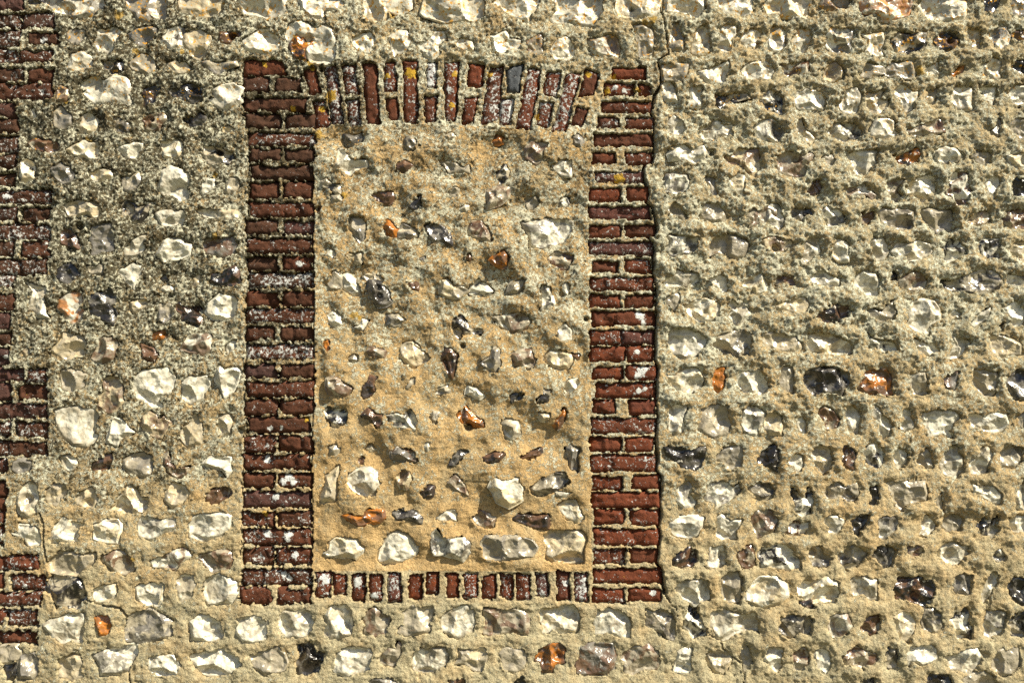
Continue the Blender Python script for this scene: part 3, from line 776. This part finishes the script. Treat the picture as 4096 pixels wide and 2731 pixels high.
FC = {'W': (.74, .69, .54), 'C': (.60, .49, .30), 'N': (.40, .345, .24), 'G': (.20, .18, .145), 'D': (.028, .024, .021), 'B': (.13, .070, .038), 'O': (.40, .14, .018)}
AUX = {'W': 'N', 'C': 'B', 'N': 'G', 'G': 'N', 'D': 'G', 'B': 'D', 'O': 'B'}
_fm = {}
def flint_material(tone):
    if tone in _fm: return _fm[tone]
    a = tone[0]; two = len(tone) > 1; b = tone[1] if two else AUX[a]
    k = NT('flint_' + {'W': 'white', 'C': 'cream', 'N': 'greige', 'G': 'grey', 'D': 'dark', 'B': 'brown', 'O': 'orange'}[a] + ('_mottled' if two else ''))
    rnd = k.n('ShaderNodeObjectInfo').outputs['Random']
    off = k.n('ShaderNodeCombineXYZ'); k.put(off.inputs[1], k.math('MULTIPLY', rnd, 37.0))
    va = k.n('ShaderNodeVectorMath', operation='ADD'); k.put(va.inputs[0], k.pos); k.put(va.inputs[1], off.outputs[0]); v = va.outputs[0]
    n1 = k.noise(38, 3, .55, 1.2, v); n2 = k.noise(22, 3, .55, .8, v); n3 = k.noise(110, 3, .6, 0, v)
    col = k.scalecol(k.mix(1.0, FC[a], FC[a]), k.math('MULTIPLY', k.lerp(n1, .55, 1.25), k.lerp(rnd, .85, 1.1)))
    bf = k.step(n2, .44 if two else .50, .58 if two else .68)
    col = k.mix(k.math('MULTIPLY', bf, .9 if two else .6), col, FC[b])
    if a in 'WCN':
        col = k.mix(k.math('MULTIPLY', k.step(k.noise(26, 3, .55, 1.2, v), .46, .68), .68), col, (.22, .19, .135))
    if a in 'DGB':                                     # chalky specks and cortex patches
        col = k.mix(k.math('MULTIPLY', k.step(k.noise(62, 2, .5, 0, v), .66, .70), .8), col, (.55, .51, .42))
    else:                                              # brown iron stains along hollows
        col = k.mix(k.math('MULTIPLY', k.step(k.noise(50, 3, .6, 2.0, v), .62, .74), .5), col, (.30, .17, .07))
        col = k.mix(k.math('MULTIPLY', k.step(n3, .64, .74), .35), col, (.14, .12, .09))
    z = k.sep(k.pos)[2]
    yt = k.math('MULTIPLY', k.step(z, 2.15, 2.95), .17)
    yf = k.step(k.math('ADD', k.noise(75, 3, .6), yt), .745, .785)
    col = k.mix(k.math('MULTIPLY', yf, .9), col, (.55, .27, .02))
    k.put(k.b.inputs['Base Color'], col)
    k.put(k.b.inputs['Roughness'], k.lerp(n1, *((.10, .38) if a in 'DGBO' else (.16, .50))))
    k.b.inputs['Specular IOR Level'].default_value = .65
    k.put(k.b.inputs['Normal'], k.bump(k.math('ADD', k.noise(48, 2, .5, 1.5, v), k.math('MULTIPLY', n3, .25)), .45, .006))
    _fm[tone] = k.m
    return k.m

def brick_material():
    k = NT('old_brick')
    hue = k.attr('hue', 'OBJECT').outputs['Fac']; lich = k.attr('bloom', 'OBJECT').outputs['Fac']
    cr = k.sep(k.attr('growth').outputs['Vector'])
    rnd = k.n('ShaderNodeObjectInfo').outputs['Random']
    n1 = k.noise(26, 4, .6, .5); n2 = k.noise(95, 4, .65); n3 = k.noise(300, 2, .6)
    dark = k.mix(n1, (.030, .015, .009), (.088, .040, .021)); red = k.mix(n1, (.085, .022, .010), (.190, .050, .020))
    col = k.mix(hue, dark, red)
    col = k.mix(k.math('MULTIPLY', k.step(k.noise(17, 3, .6), .56, .72), k.math('MULTIPLY', hue, .6)), col, (.24, .055, .015))
    col = k.mix(k.math('MULTIPLY', k.step(rnd, .75, 1.0), .5), col, (.07, .04, .04))
    col = k.mix(k.attr('slate', 'OBJECT').outputs['Fac'], col, (.07, .075, .08))
    col = k.scalecol(col, k.math('MULTIPLY', k.lerp(n2, .45, 1.55), k.lerp(n3, .75, 1.25)))
    pit = k.step(k.noise(55, 4, .65), .60, .70)
    col = k.mix(k.math('MULTIPLY', pit, .6), col, (.020, .010, .007))
    ln = k.noise(105, 4, .72, .3); patch = k.noise(22, 3, .6)
    lv = k.math('ADD', ln, k.math('ADD', k.math('MULTIPLY', lich, .27), k.math('MULTIPLY', k.math('SUBTRACT', patch, .5), .35)))
    cv = k.math('ADD', k.math('MULTIPLY', cr[0], .85), k.math('MULTIPLY', k.math('SUBTRACT', k.noise(60, 5, .7), .5), 1.7))
    lf = k.math('MAXIMUM', k.math('MULTIPLY', k.step(lv, .67, .73), .85), k.step(cv, .50, .60))
    col = k.mix(lf, col, k.mix(k.noise(80, 3), (.46, .46, .41), (.70, .70, .68)))
    yf = k.step(k.math('ADD', k.noise(80, 4, .65), k.math('MULTIPLY', cr[1], .5)), .70, .76)
    col = k.mix(k.math('MULTIPLY', yf, .9), col, (.48, .29, .03))
    k.put(k.b.inputs['Base Color'], col); k.b.inputs['Roughness'].default_value = .9; k.b.inputs['Specular IOR Level'].default_value = .2
    h = k.math('ADD', k.math('MULTIPLY', n2, 1.0), k.math('ADD', k.math('MULTIPLY', n3, .4), k.math('SUBTRACT', k.math('MULTIPLY', lf, .6), k.math('MULTIPLY', pit, .8))))
    k.put(k.b.inputs['Normal'], k.bump(h, .8, .004))
    return k.m

def plain_material(name, c1, c2, scale):
    k = NT(name); k.put(k.b.inputs['Base Color'], k.mix(k.noise(scale, 5, .65), c1, c2)); k.b.inputs['Roughness'].default_value = .95
    k.put(k.b.inputs['Normal'], k.bump(k.noise(scale * 4, 3), .6, .01)); return k.m
M_MORTAR, M_BRICK = mortar_material(), brick_material()
M_GROUND = plain_material('grass_and_soil', (.05, .07, .02), (.14, .11, .06), 9)
M_CORE = plain_material('rubble_core', (.22, .18, .12), (.34, .28, .18), 20)
M_STRAW = plain_material('dry_straw', (.45, .36, .18), (.55, .46, .26), 60)

# ---------------------------------------------------------------- things
coll = scene.collection
def empty(name, loc, label, cat):
    o = bpy.data.objects.new(name, None); coll.objects.link(o); o.location = loc; o.empty_display_size = .2
    o['label'] = label; o['category'] = cat; o['kind'] = 'thing'; return o
def mesh_obj(name, V, Q, mat, parent=None, loc=(0, 0, 0), tris=None, smooth_it=True):
    me = bpy.data.meshes.new(name); V = np.asarray(V, np.float32)
    nq = len(Q); nt = 0 if tris is None else len(tris)
    me.vertices.add(len(V)); me.vertices.foreach_set('co', V.ravel())
    me.loops.add(nq * 4 + nt * 3)
    li = np.asarray(Q, np.int32).ravel() if nq else np.zeros(0, np.int32)
    ls = np.arange(nq, dtype=np.int32) * 4
    if nt:
        li = np.concatenate([li, np.asarray(tris, np.int32).ravel()]); ls = np.concatenate([ls, nq * 4 + np.arange(nt, dtype=np.int32) * 3])
    me.loops.foreach_set('vertex_index', li.astype(np.int32)); me.polygons.add(nq + nt); me.polygons.foreach_set('loop_start', ls.astype(np.int32))
    if smooth_it: me.polygons.foreach_set('use_smooth', np.ones(nq + nt, bool))
    me.update(calc_edges=True); me.materials.append(mat)
    o = bpy.data.objects.new(name, me); coll.objects.link(o)
    if parent is not None:
        o.parent = parent; o.location = np.asarray(loc) - np.asarray(parent.location)
    else: o.location = loc
    return o
def vec_attr(me, name, arr):
    a = me.attributes.new(name, 'FLOAT_VECTOR', 'POINT'); a.data.foreach_set('vector', np.asarray(arr, np.float32).ravel())

wl_ = empty('flint_wall', (-1.3, .02, 0), 'flint wall left of the long crack, also running above and below the blocked window', 'wall')
wr_ = empty('flint_wall', (1.4, .02, 0), 'wall of coursed small flints right of the long vertical crack', 'wall')
inf = empty('window_infill', (-.25, .02, .9), 'sandy tan mortar panel with scattered flints filling the old window opening', 'blocked window')
sur = empty('window_surround', (-.25, .02, .8), 'red brick frame of two jambs, arch and sill round the blocked window', 'brick surround')
pier = empty('brick_pier', (-1.75, .02, 0), 'dark toothed brick pier at the far left edge of the flint wall', 'brick pier')
OWN = [wl_, wr_, inf, sur, pier]
def node(name, parent, loc):
    o = bpy.data.objects.new(name, None); coll.objects.link(o); o.empty_display_size = .1
    o.parent = parent; o.location = np.asarray(loc) - np.asarray(parent.location); o['abs'] = list(loc); return o

# ---------------------------------------------------------------- mortar: one height field, cut into its regions
def axis(a, b, step, lo, hi, coarse):
    mid = np.arange(a, b + step / 2, step)
    return np.concatenate([np.arange(a - coarse, lo - coarse, -coarse)[::-1], mid, np.arange(mid[-1] + coarse, hi + coarse, coarse)])
fr = wall(np.array([[-40, -40], [4136, -40], [-40, 2771], [4136, 2771]], float))
XA, XB = fr[:, 0].min(), fr[:, 0].max(); ZA, ZB = fr[:, 1].min(), fr[:, 1].max()
STEP = .0036
xs = axis(XA, XB, STEP, -3.3, 3.3, .03); zs = axis(ZA, ZB, STEP, -.05, 3.5, .03)
X, Z = np.meshgrid(xs, zs); NX, NZ = len(xs), len(zs)
PX, PY = to_px(X, Z)
def tilemap(m):
    m = np.array(m, float)
    u = np.clip(PX / 1024 - .5, 0, 2.999); v = np.clip(PY / 683 - .5, 0, 2.999)
    i = u.astype(int); j = v.astype(int); fu = smooth(u - i); fv = smooth(v - j)
    return (m[j, i] * (1 - fu) + m[j, i + 1] * fu) * (1 - fv) + (m[j + 1, i] * (1 - fu) + m[j + 1, i + 1] * fu) * fv
S = np.full(X.shape, -1.0)
rag = .0048 * fb(X, Z, 40, 2, 5) + .0034 * fb(X, Z, 110, 2, 9, .6)
pieces = [p for _, p, _ in flints] + [wall(q) for _, q in bricks]
nfl = len(flints)
for i, p in enumerate(pieces):
    m = .03
    i0, i1 = np.searchsorted(xs, [p[:, 0].min() - m, p[:, 0].max() + m]); j0, j1 = np.searchsorted(zs, [p[:, 1].min() - m, p[:, 1].max() + m])
    if i1 <= i0 or j1 <= j0: continue
    w = np.s_[j0:j1, i0:i1]
    d = sdf(X[w], Z[w], p) + rag[w] * (1.0 if i < nfl else .9) * (1.5 if i >= nfl and bricks[i - nfl][0] in ('pier', 'jamb_l') else 1.0) + (.0036 if i < nfl else .0026)
    S[w] = np.maximum(S[w], d)
R = region(PX, PY)
isinf = R == 2
low_zone = smooth((PY - 1950) / 350)                       # cleaner re-pointed courses at the foot
und = .0065 * fb(X, Z, 4.2, 2, 21) + .0055 * fb(X, Z, 10.5, 2, 33) + .0030 * fb(X, Z, 27, 2, 41)
def soft(a, n=7):
    a = a.astype(float)
    for ax in (0, 1, 0, 1):
        p = np.pad(a, [(n, n) if q == ax else (0, 0) for q in (0, 1)], mode='edge'); c = np.cumsum(p, ax)
        c = np.concatenate([np.zeros_like(np.take(c, [0], ax)), c], ax); m = 2 * n + 1
        a = (np.take(c, range(m, c.shape[ax]), ax) - np.take(c, range(0, c.shape[ax] - m), ax)) / m
    return a
WI, W1, W3 = soft(isinf), soft(R == 1), soft(R >= 3)
calm = 1 - .40 * smooth((PY - 1150) / 700)
und = und * (1 - .55 * WI) + WI * (.0135 * fb(X, Z, 7.0, 2, 133, .45) + .0034 * fb(X, Z, 22, 2, 137))
und = und * (1.2 + .35 * WI + .35 * W1 - .75 * W3) * (1 - .6 * (1 - calm))
fine = .0017 * fb(X, Z, 58, 2, 51) + .0019 * fb(X, Z, 115, 2, 57, .8)
fine = fine * (1.25 - .60 * WI) * calm
stria = .0010 * fb(X * .10, Z, 150, 2, 63) * smooth(fb(X, Z, 5, 2, 65) + .6)
rng = np.random.default_rng(4)
grit = rng.normal(0, 1, X.shape) * .00062 * calm
H = und + fine + stria + grit + .002 * W1 - .0015 * W3
PK = tilemap([[.6, .5, .8, 1.05], [.6, .4, .75, 1.05], [.5, .4, .5, .85], [.5, .6, .55, .65]])
H = H + smooth(-S / .024) * (.0075 * PK * (1 - WI) + .001 * WI) * (1 - .9 * W3) * (1 + .35 * vn(X * 14, Z * 14, 73))
# rough lip of mortar round every stone
lip = np.exp(-np.clip(-S, 0, 1) / .010) * (S < .02)
H = H + lip * (.0045 * (vn(X * 30, Z * 30, 71) * .7 + .35)) * (1 - .5 * W3)
# beaded chips and ridges along the courses of the right-hand wall
H = H + calm * W1 * .0040 * fb(X * .45, Z, 26, 2, 77)
for t, hx, hy, r, dep in HOLES:
    c = wall(tile_px(t, (hx, hy))); rr = r * tile_scale(t)
    H = H - np.where(S < 0, dep * smooth(1.35 - np.hypot(X - c[0], Z - c[1]) / rr), 0)
for wd, dep, txt in CRACKS:
    L = wall(line_px(txt)); m = .03
    i0, i1 = np.searchsorted(xs, [L[:, 0].min() - m, L[:, 0].max() + m]); j0, j1 = np.searchsorted(zs, [L[:, 1].min() - m, L[:, 1].max() + m])
    w = np.s_[j0:j1, i0:i1]
    wob = .0022 * fb(X[w], Z[w], 60, 2, 83)
    d = seg_dist(X[w] + wob, Z[w] + .7 * wob[::1], L)
    wv = wd * (.75 + .35 * vn(X[w] * 18, Z[w] * 18, 85))
    H[w] = H[w] - dep * smooth(1.5 - d / wv) + .0015 * np.exp(-((d - wd * 2) / .006) ** 2)
HB = H.copy()
H = H - .055 * smooth(S / .0028)
def sample_level(x, z):
    i = np.clip(np.searchsorted(xs, x), 0, NX - 1); j = np.clip(np.searchsorted(zs, z), 0, NZ - 1); return und[j, i]

warm = tilemap([[.50, .5, .4, .25], [.50, .5, .45, .3], [.60, .5, .6, .55], [.40, .2, .3, .4]]) * (1 - .55 * smooth((PY - 2330) / 120))
lich = tilemap([[.80, .64, .55, .5], [.80, .5, .66, .62], [.62, .4, .60, .5], [.25, .0, .05, .1]])
alga = tilemap([[.92, .45, .30, .38], [.90, .40, .22, .2], [.70, .1, .0, .0], [.1, -.3, -.3, -.3]])
warm = np.where(isinf, .88 + .08 * low_zone, warm); lich = np.where(isinf, tilemap([[.4, .50, .46, .4], [.4, .60, .62, .4], [.3, .36, .46, .3], [0, -.1, -.1, 0]]), lich)
alga = np.where(isinf, tilemap([[.5, .55, .55, .3], [.3, .42, .42, .3], [-.1, -.05, .05, .1], [-.3, -.3, -.3, -.3]]), alga)
warm = np.where(R == 3, .55 - .3 * low_zone, warm); alga = np.where((R == 3) & (PX < 1500), alga + .35 * (1 - low_zone), alga); lich = np.where(R == 4, .75 * (1 - .6 * low_zone), lich); alga = np.where(R == 4, .7 * (1 - low_zone), alga)
tint = np.stack([warm, lich, alga], -1)
def growth(x, z):
    c = np.zeros(x.shape); y = np.zeros(x.shape)
    for lst, out in ((CRUST, c), (YELLOW, y)):
        for t, gx, gy, r in lst:
            p = wall(tile_px(t, (gx, gy))); rr = r * tile_scale(t)
            near = (np.abs(x - p[0]) < rr * 2) & (np.abs(z - p[1]) < rr * 2)
            if near.any():
                out[near] = np.maximum(out[near], np.clip(1.1 - np.hypot(x[near] - p[0], z[near] - p[1]) / rr * .7, 0, 1))
    return np.stack([c, y, 0 * c], -1)
GR = growth(X, Z)
cx = (X[1:, 1:] + X[:-1, :-1]) / 2; cz = (Z[1:, 1:] + Z[:-1, :-1]) / 2
FR = region(*to_px(cx, cz))
base_idx = np.arange(NX * NZ).reshape(NZ, NX)
quads = np.stack([base_idx[:-1, :-1], base_idx[:-1, 1:], base_idx[1:, 1:], base_idx[1:, :-1]], -1)
V = np.stack([X, -H, Z], -1).reshape(-1, 3)
for k_, own in enumerate(OWN):
    q = quads[FR == k_]
    used, inv = np.unique(q, return_inverse=True)
    loc = np.array(own.location)
    o = mesh_obj('mortar', V[used] - loc, inv.reshape(-1, 4), M_MORTAR, own, loc)
    vec_attr(o.data, 'tint', tint.reshape(-1, 3)[used]); vec_attr(o.data, 'growth', GR.reshape(-1, 3)[used])

# ---------------------------------------------------------------- flints
hole_pts = [(wall(tile_px(t, (a, b))), r * tile_scale(t), dep) for t, a, b, r, dep in HOLES]
def stone_mesh(poly, proud, rough, rs, dens=1.0, lev=0.):
    c = poly.mean(0); n = len(poly)
    per = np.linalg.norm(np.roll(poly, -1, 0) - poly, axis=1); P = per.sum()
    area = abs(np.sum(poly[:, 0] * np.roll(poly[:, 1], -1) - poly[:, 1] * np.roll(poly[:, 0], -1))) / 2
    Rm = math.sqrt(area / math.pi)
    nb = int(np.clip(P / .0046 * dens, 16, 70)); nr = int(np.clip(Rm / .0031 * dens, 4, 16))
    s = np.linspace(0, P, nb, endpoint=False); cum = np.concatenate([[0], np.cumsum(per)])
    e = np.searchsorted(cum, s, side='right') - 1; f = (s - cum[e]) / per[e]
    B = poly[e] + (np.roll(poly, -1, 0)[e] - poly[e]) * f[:, None]
    out = B - c; B = c + out * (1 + .0110 / np.maximum(np.linalg.norm(out, axis=1), .006))[:, None]
    t = np.linspace(0, 1, nr + 1)[1:] ** .9
    G = c + (B - c)[None] * t[:, None, None]
    x = np.concatenate([[c[0]], G[..., 0].ravel()]); z = np.concatenate([[c[1]], G[..., 1].ravel()])
    d = sdf(x, z, poly)
    nsc = rs.integers(6, 10) + (3 if Rm > .03 else 0) + (3 if Rm > .045 else 0)
    hs = []
    for i in range(nsc):
        an = rs.uniform(0, 2 * math.pi); rr = Rm * rs.uniform(.15, 1.0)
        q = c + rr * np.array([math.cos(an), math.sin(an)])
        sl = rs.normal(0, .42, 2) * rough - .06 * (q - c) / Rm * rough
        cur = rs.uniform(5, 16) * (.03 / max(Rm, .012)) * rough
        hs.append(rs.normal(0, .0025) + sl[0] * (x - q[0]) + sl[1] * (z - q[1]) + cur * ((x - q[0]) ** 2 + (z - q[1]) ** 2))
    h = np.min(hs, 0)
    ins = d > .004
    h = h - (h[ins].mean() if ins.any() else h.mean())
    h = np.clip(h, -.012, .014)
    seed = int(rs.integers(1, 9999))
    h = h + .0030 * fb(x, z, 42, 2, seed) - .0035 * np.abs(vn(x * 48, z * 48, seed + 21)) * (rs.random() < .6) + .0009 * fb(x, z, 130, 2, seed + 3)
    rim = .0015 + .0045 * vn(x * 35, z * 35, seed + 9)
    h = proud + h * (.35 + .65 * smooth((d + .004) / .012)) - rim * (1 - np.clip((d + .006) / .010, 0, 1)) ** 2 - .012 * np.clip((-d - .007) / .005, 0, 1)
    h = np.minimum(h, lev - .0012 + np.clip(d + .0025, -.004, 1) * 1.0)
    for hp, rr, dep in hole_pts:
        if np.hypot(*(hp - c)) < Rm * 1.6 + rr:
            h = h - dep * smooth(1.3 - np.hypot(x - hp[0], z - hp[1]) / rr)
    # faces
    idx = 1 + np.arange(nr * nb).reshape(nr, nb); nx_ = np.roll(idx, -1, 1)
    ccw = np.sum(B[:, 0] * np.roll(B[:, 1], -1) - B[:, 1] * np.roll(B[:, 0], -1)) > 0
    Q = np.stack([idx[:-1], idx[1:], nx_[1:], nx_[:-1]], -1).reshape(-1, 4)
    T = np.stack([np.zeros(nb, int), idx[0], nx_[0]], -1)
    Vt = np.stack([x - c[0], -h, z - c[1]], -1)
    # sunk sides and back
    nv = len(Vt); back = np.stack([(B[:, 0] - c[0]) * .7, np.full(nb, .06), (B[:, 1] - c[1]) * .7], -1)
    bi = nv + np.arange(nb); Q = np.concatenate([Q, np.stack([idx[-1], bi, np.roll(bi, -1), nx_[-1]], -1)])
    Vt = np.concatenate([Vt, back, [[0, .065, 0]]]); T = np.concatenate([T, np.stack([bi, np.full(nb, nv + nb), np.roll(bi, -1)], -1)])
    if not ccw: Q = Q[:, ::-1]; T = T[:, ::-1]
    return c, Vt, Q, T
TRI = [0]
for i, (tone, poly, pc) in enumerate(flints):
    rs = np.random.default_rng(1000 + i)
    r = region1(pc); r = 0 if r in (3, 4) else r
    size = math.sqrt(np.ptp(poly[:, 0]) * np.ptp(poly[:, 1]))
    lev = sample_level(*poly.mean(0))
    if r == 2: proud = .003 + rs.uniform(-.006, .011); rough = 1.25
    elif r == 1: proud = -.0030 + rs.uniform(-.004, .004); rough = 1.1
    else: proud = -.0015 + rs.uniform(-.004, .005); rough = 1.0
    if pc[1] > 2380: proud -= .001
    if tone[0] == 'D': proud -= .003; rough *= 1.1
    c, Vt, Q, T = stone_mesh(poly, lev + proud, rough, rs, 1.0, lev)
    o = mesh_obj('flint', Vt, Q, flint_material(tone), OWN[r], (c[0], 0, c[1]), T)
    TRI[0] += 2 * len(Q) + len(T); o.data.set_sharp_from_angle(angle=math.radians(28))

# ---------------------------------------------------------------- bricks
ARCH_BLOOM = [.15, .4, .5, .55, .6, .12, .5, .12, .3, .75, .45, .5, .15, .45, .5, .25, .75, .5, .55, .6, .6, .2, .3]
arch0 = next(i for i, q in enumerate(bricks) if q[0] == 'arch')
parts = {'jamb_l': node('jamb', sur, (-.8, .02, 1.7)), 'jamb_r': node('jamb', sur, (.35, .02, 1.7)), 'arch': node('arch', sur, (-.2, .02, 2.7)), 'sill': node('sill', sur, (-.25, .02, .95)), 'pier': pier}
for i, (own, q) in enumerate(bricks):
    rs = np.random.default_rng(5000 + i)
    p = wall(q); c = p.mean(0)
    wlen = np.linalg.norm(p[1] - p[0]); hlen = np.linalg.norm(p[3] - p[0])
    grow = .004
    nu = int(np.clip(wlen / .0052, 8, 52)); nv = int(np.clip(hlen / .0052, 8, 52))
    U, W = np.meshgrid(np.linspace(-grow / wlen, 1 + grow / wlen, nu + 1), np.linspace(-grow / hlen, 1 + grow / hlen, nv + 1))
    G = (p[0] * ((1 - U) * (1 - W))[..., None] + p[1] * (U * (1 - W))[..., None] + p[2] * (U * W)[..., None] + p[3] * ((1 - U) * W)[..., None])
    x, z = G[..., 0], G[..., 1]; d = sdf(x, z, p); seed = int(rs.integers(1, 9999))
    worn = {'pier': 1.5, 'jamb_l': 1.25, 'jamb_r': 1.0, 'arch': .8, 'sill': .7}[own]
    tl = rs.normal(0, .012, 2)
    h = sample_level(*c) - .0050 + rs.normal(0, .0016) + tl[0] * (x - c[0]) + tl[1] * (z - c[1])
    h = h + worn * (.0024 * fb(x, z, 22, 2, seed) + .0016 * fb(x, z * 1.8, 60, 2, seed + 5) + .0010 * fb(x, z, 120, 2, seed + 7, .7))
    h = h - worn * .006 * smooth((fb(x, z, 16, 2, seed + 11) - .45) / .35)
    if rs.random() < .3 and wlen > .1:                                   # a worn crack across the brick
        a = c[0] + rs.uniform(-.25, .25) * wlen; h = h - .006 * smooth(1.4 - np.abs(x - a + .006 * fb(x * 0, z, 40, 2, seed + 13)) / .003)
    h = h - .011 * (1 - np.clip((d + .001 + .0025 * fb(x, z, 70, 2, seed + 17)) / .0095, 0, 1)) ** 2
    Vt = np.stack([x - c[0], -h, z - c[1]], -1).reshape(-1, 3)
    idx = np.arange((nu + 1) * (nv + 1)).reshape(nv + 1, nu + 1)
    Q = np.stack([idx[:-1, :-1], idx[1:, :-1], idx[1:, 1:], idx[:-1, 1:]], -1).reshape(-1, 4)
    ring = np.concatenate([idx[0, :-1], idx[:-1, -1], idx[-1, :0:-1], idx[:0:-1, 0]])
    nb = len(Vt); bk = Vt[ring].copy(); bk[:, 1] = .07
    bi = nb + np.arange(len(ring)); Q = np.concatenate([Q, np.stack([ring, np.roll(ring, -1), np.roll(bi, -1), bi], -1)])
    Vt = np.concatenate([Vt, bk])
    par = parts[own]; wp = np.array(par['abs']) if 'abs' in par else np.array(par.location)
    o = mesh_obj('brick', Vt, Q, M_BRICK)
    o.parent = par; o.location = np.array([c[0], 0, c[1]]) - wp
    vec_attr(o.data, 'growth', growth(Vt[:, 0] + c[0], Vt[:, 2] + c[1]))
    pc = q.mean(0)
    hue = {'pier': .05, 'jamb_l': .10, 'jamb_r': .58, 'arch': .45, 'sill': .70}[own]
    if own in ('jamb_l', 'jamb_r'): hue += .30 * max(0, (pc[1] - 1400) / 1000)
    if own == 'pier': hue += .25 * max(0, (pc[1] - 1100) / 1000)
    o['hue'] = float(np.clip(hue + rs.normal(0, .14), 0, 1))
    bl = {'pier': .45, 'jamb_l': .35, 'jamb_r': .22, 'arch': .62, 'sill': .45}[own]
    if own == 'jamb_l' and i % 3 == 0: bl += .3
    if own == 'arch': bl = ARCH_BLOOM[i - arch0]; rs_s = .03
    elif own == 'jamb_l':
        bl = .12 + .25 * max(0, (pc[1] - 1500) / 900); rs_s = .08
        for yy, vv in ((556, .5), (980, .3), (1121, .62), (1262, .6), (1408, .62), (1556, .3)):
            if abs(pc[1] - yy) < 25: bl = vv
    elif own == 'pier': bl = .30; rs_s = .15
    else: rs_s = .12
    o['bloom'] = float(np.clip(bl + rs.normal(0, rs_s), 0, 1)); o['slate'] = 1.0 if (own == 'arch' and i - arch0 == 15) else 0.0
for o in parts.values():
    if 'abs' in o: del o['abs']

# ---------------------------------------------------------------- the wall beyond the frame
def beyond(own, x0, x1, z0, z1, rs, acc):
    z = z0
    while z < z1:
        ht = rs.uniform(.075, .1); x = x0 + rs.uniform(0, .05)
        while x < x1:
            wd = rs.uniform(.06, .11)
            px, py = to_px(np.array(x + wd / 2), np.array(z + ht / 2))
            if not (-70 < px < 4170 and -70 < py < 2790):
                an = np.sort(rs.uniform(0, 2 * math.pi, 8)); rr = rs.uniform(.7, 1.05, 8)
                poly = np.stack([x + wd / 2 + np.cos(an) * rr * wd * .36, z + ht / 2 + np.sin(an) * rr * ht * .34], -1)
                c, Vt, Q, T = stone_mesh(poly, .012, 1., rs, .45, .004)
                acc.append((Vt + np.array([c[0], 0, c[1]]), Q, T))
            x += wd + rs.uniform(.015, .04)
        z += ht + rs.uniform(.02, .035)
rs = np.random.default_rng(77)
split_x = float(wall(np.array(crack_px[0]))[0])
for own, a, b in ((wl_, -3.2, split_x), (wr_, split_x + .03, 3.2)):
    acc = []
    beyond(own, a, b, .05, 3.35, rs, acc)
    off = 0; VV, QQ, TT = [], [], []
    for v, q, t in acc:
        VV.append(v); QQ.append(q + off); TT.append(t + off); off += len(v)
    loc = np.array(own.location)
    o = mesh_obj('outer_flintwork', np.concatenate(VV) - loc, np.concatenate(QQ), flint_material('WN'), own, loc, np.concatenate(TT)); o['kind'] = 'stuff'
    v = np.array([(sx, sy, sz) for sx in (a - .1, b) for sy in (.075, .45) for sz in (-.1, 3.5)], float)
    mesh_obj('core', v - loc, [(0, 1, 3, 2), (4, 6, 7, 5), (0, 4, 5, 1), (2, 3, 7, 6), (0, 2, 6, 4), (1, 5, 7, 3)], M_CORE, own, loc, smooth_it=False)

# ---------------------------------------------------------------- straw and ground
a = wall(tile_px('A4', (150.5, 67))); b = wall(tile_px('A4', (147, 84)))
v = []; nseg = 6
for i in range(nseg + 1):
    t_ = i / nseg; p = a + (b - a) * t_ + np.array([.003 * math.sin(t_ * 3.1), 0])
    for k_ in range(5):
        an = k_ * 2 * math.pi / 5; v.append((p[0] + .0012 * math.cos(an), -.014 - .004 * t_ + .0012 * math.sin(an), p[1]))
v = np.array(v); q = [(i * 5 + k_, i * 5 + (k_ + 1) % 5, i * 5 + 5 + (k_ + 1) % 5, i * 5 + 5 + k_) for i in range(nseg) for k_ in range(5)]
c = v.mean(0); o = mesh_obj('straw', v - c, q, M_STRAW, None, c)
o['label'] = 'thin dry straw stalk caught on a white flint at lower left'; o['category'] = 'straw'
gx = np.linspace(-60, 60, 61); gy = np.linspace(-60, .3, 61); GX, GY = np.meshgrid(gx, gy)
ii = np.arange(61 * 61).reshape(61, 61)
g = mesh_obj('ground', np.stack([GX, GY, .02 * fb(GX, GY, .6, 2, 91)], -1).reshape(-1, 3), np.stack([ii[:-1, :-1], ii[:-1, 1:], ii[1:, 1:], ii[1:, :-1]], -1).reshape(-1, 4), M_GROUND)
g['kind'] = 'structure'; g['label'] = 'rough grass and soil at the foot of the wall'; g['category'] = 'ground'
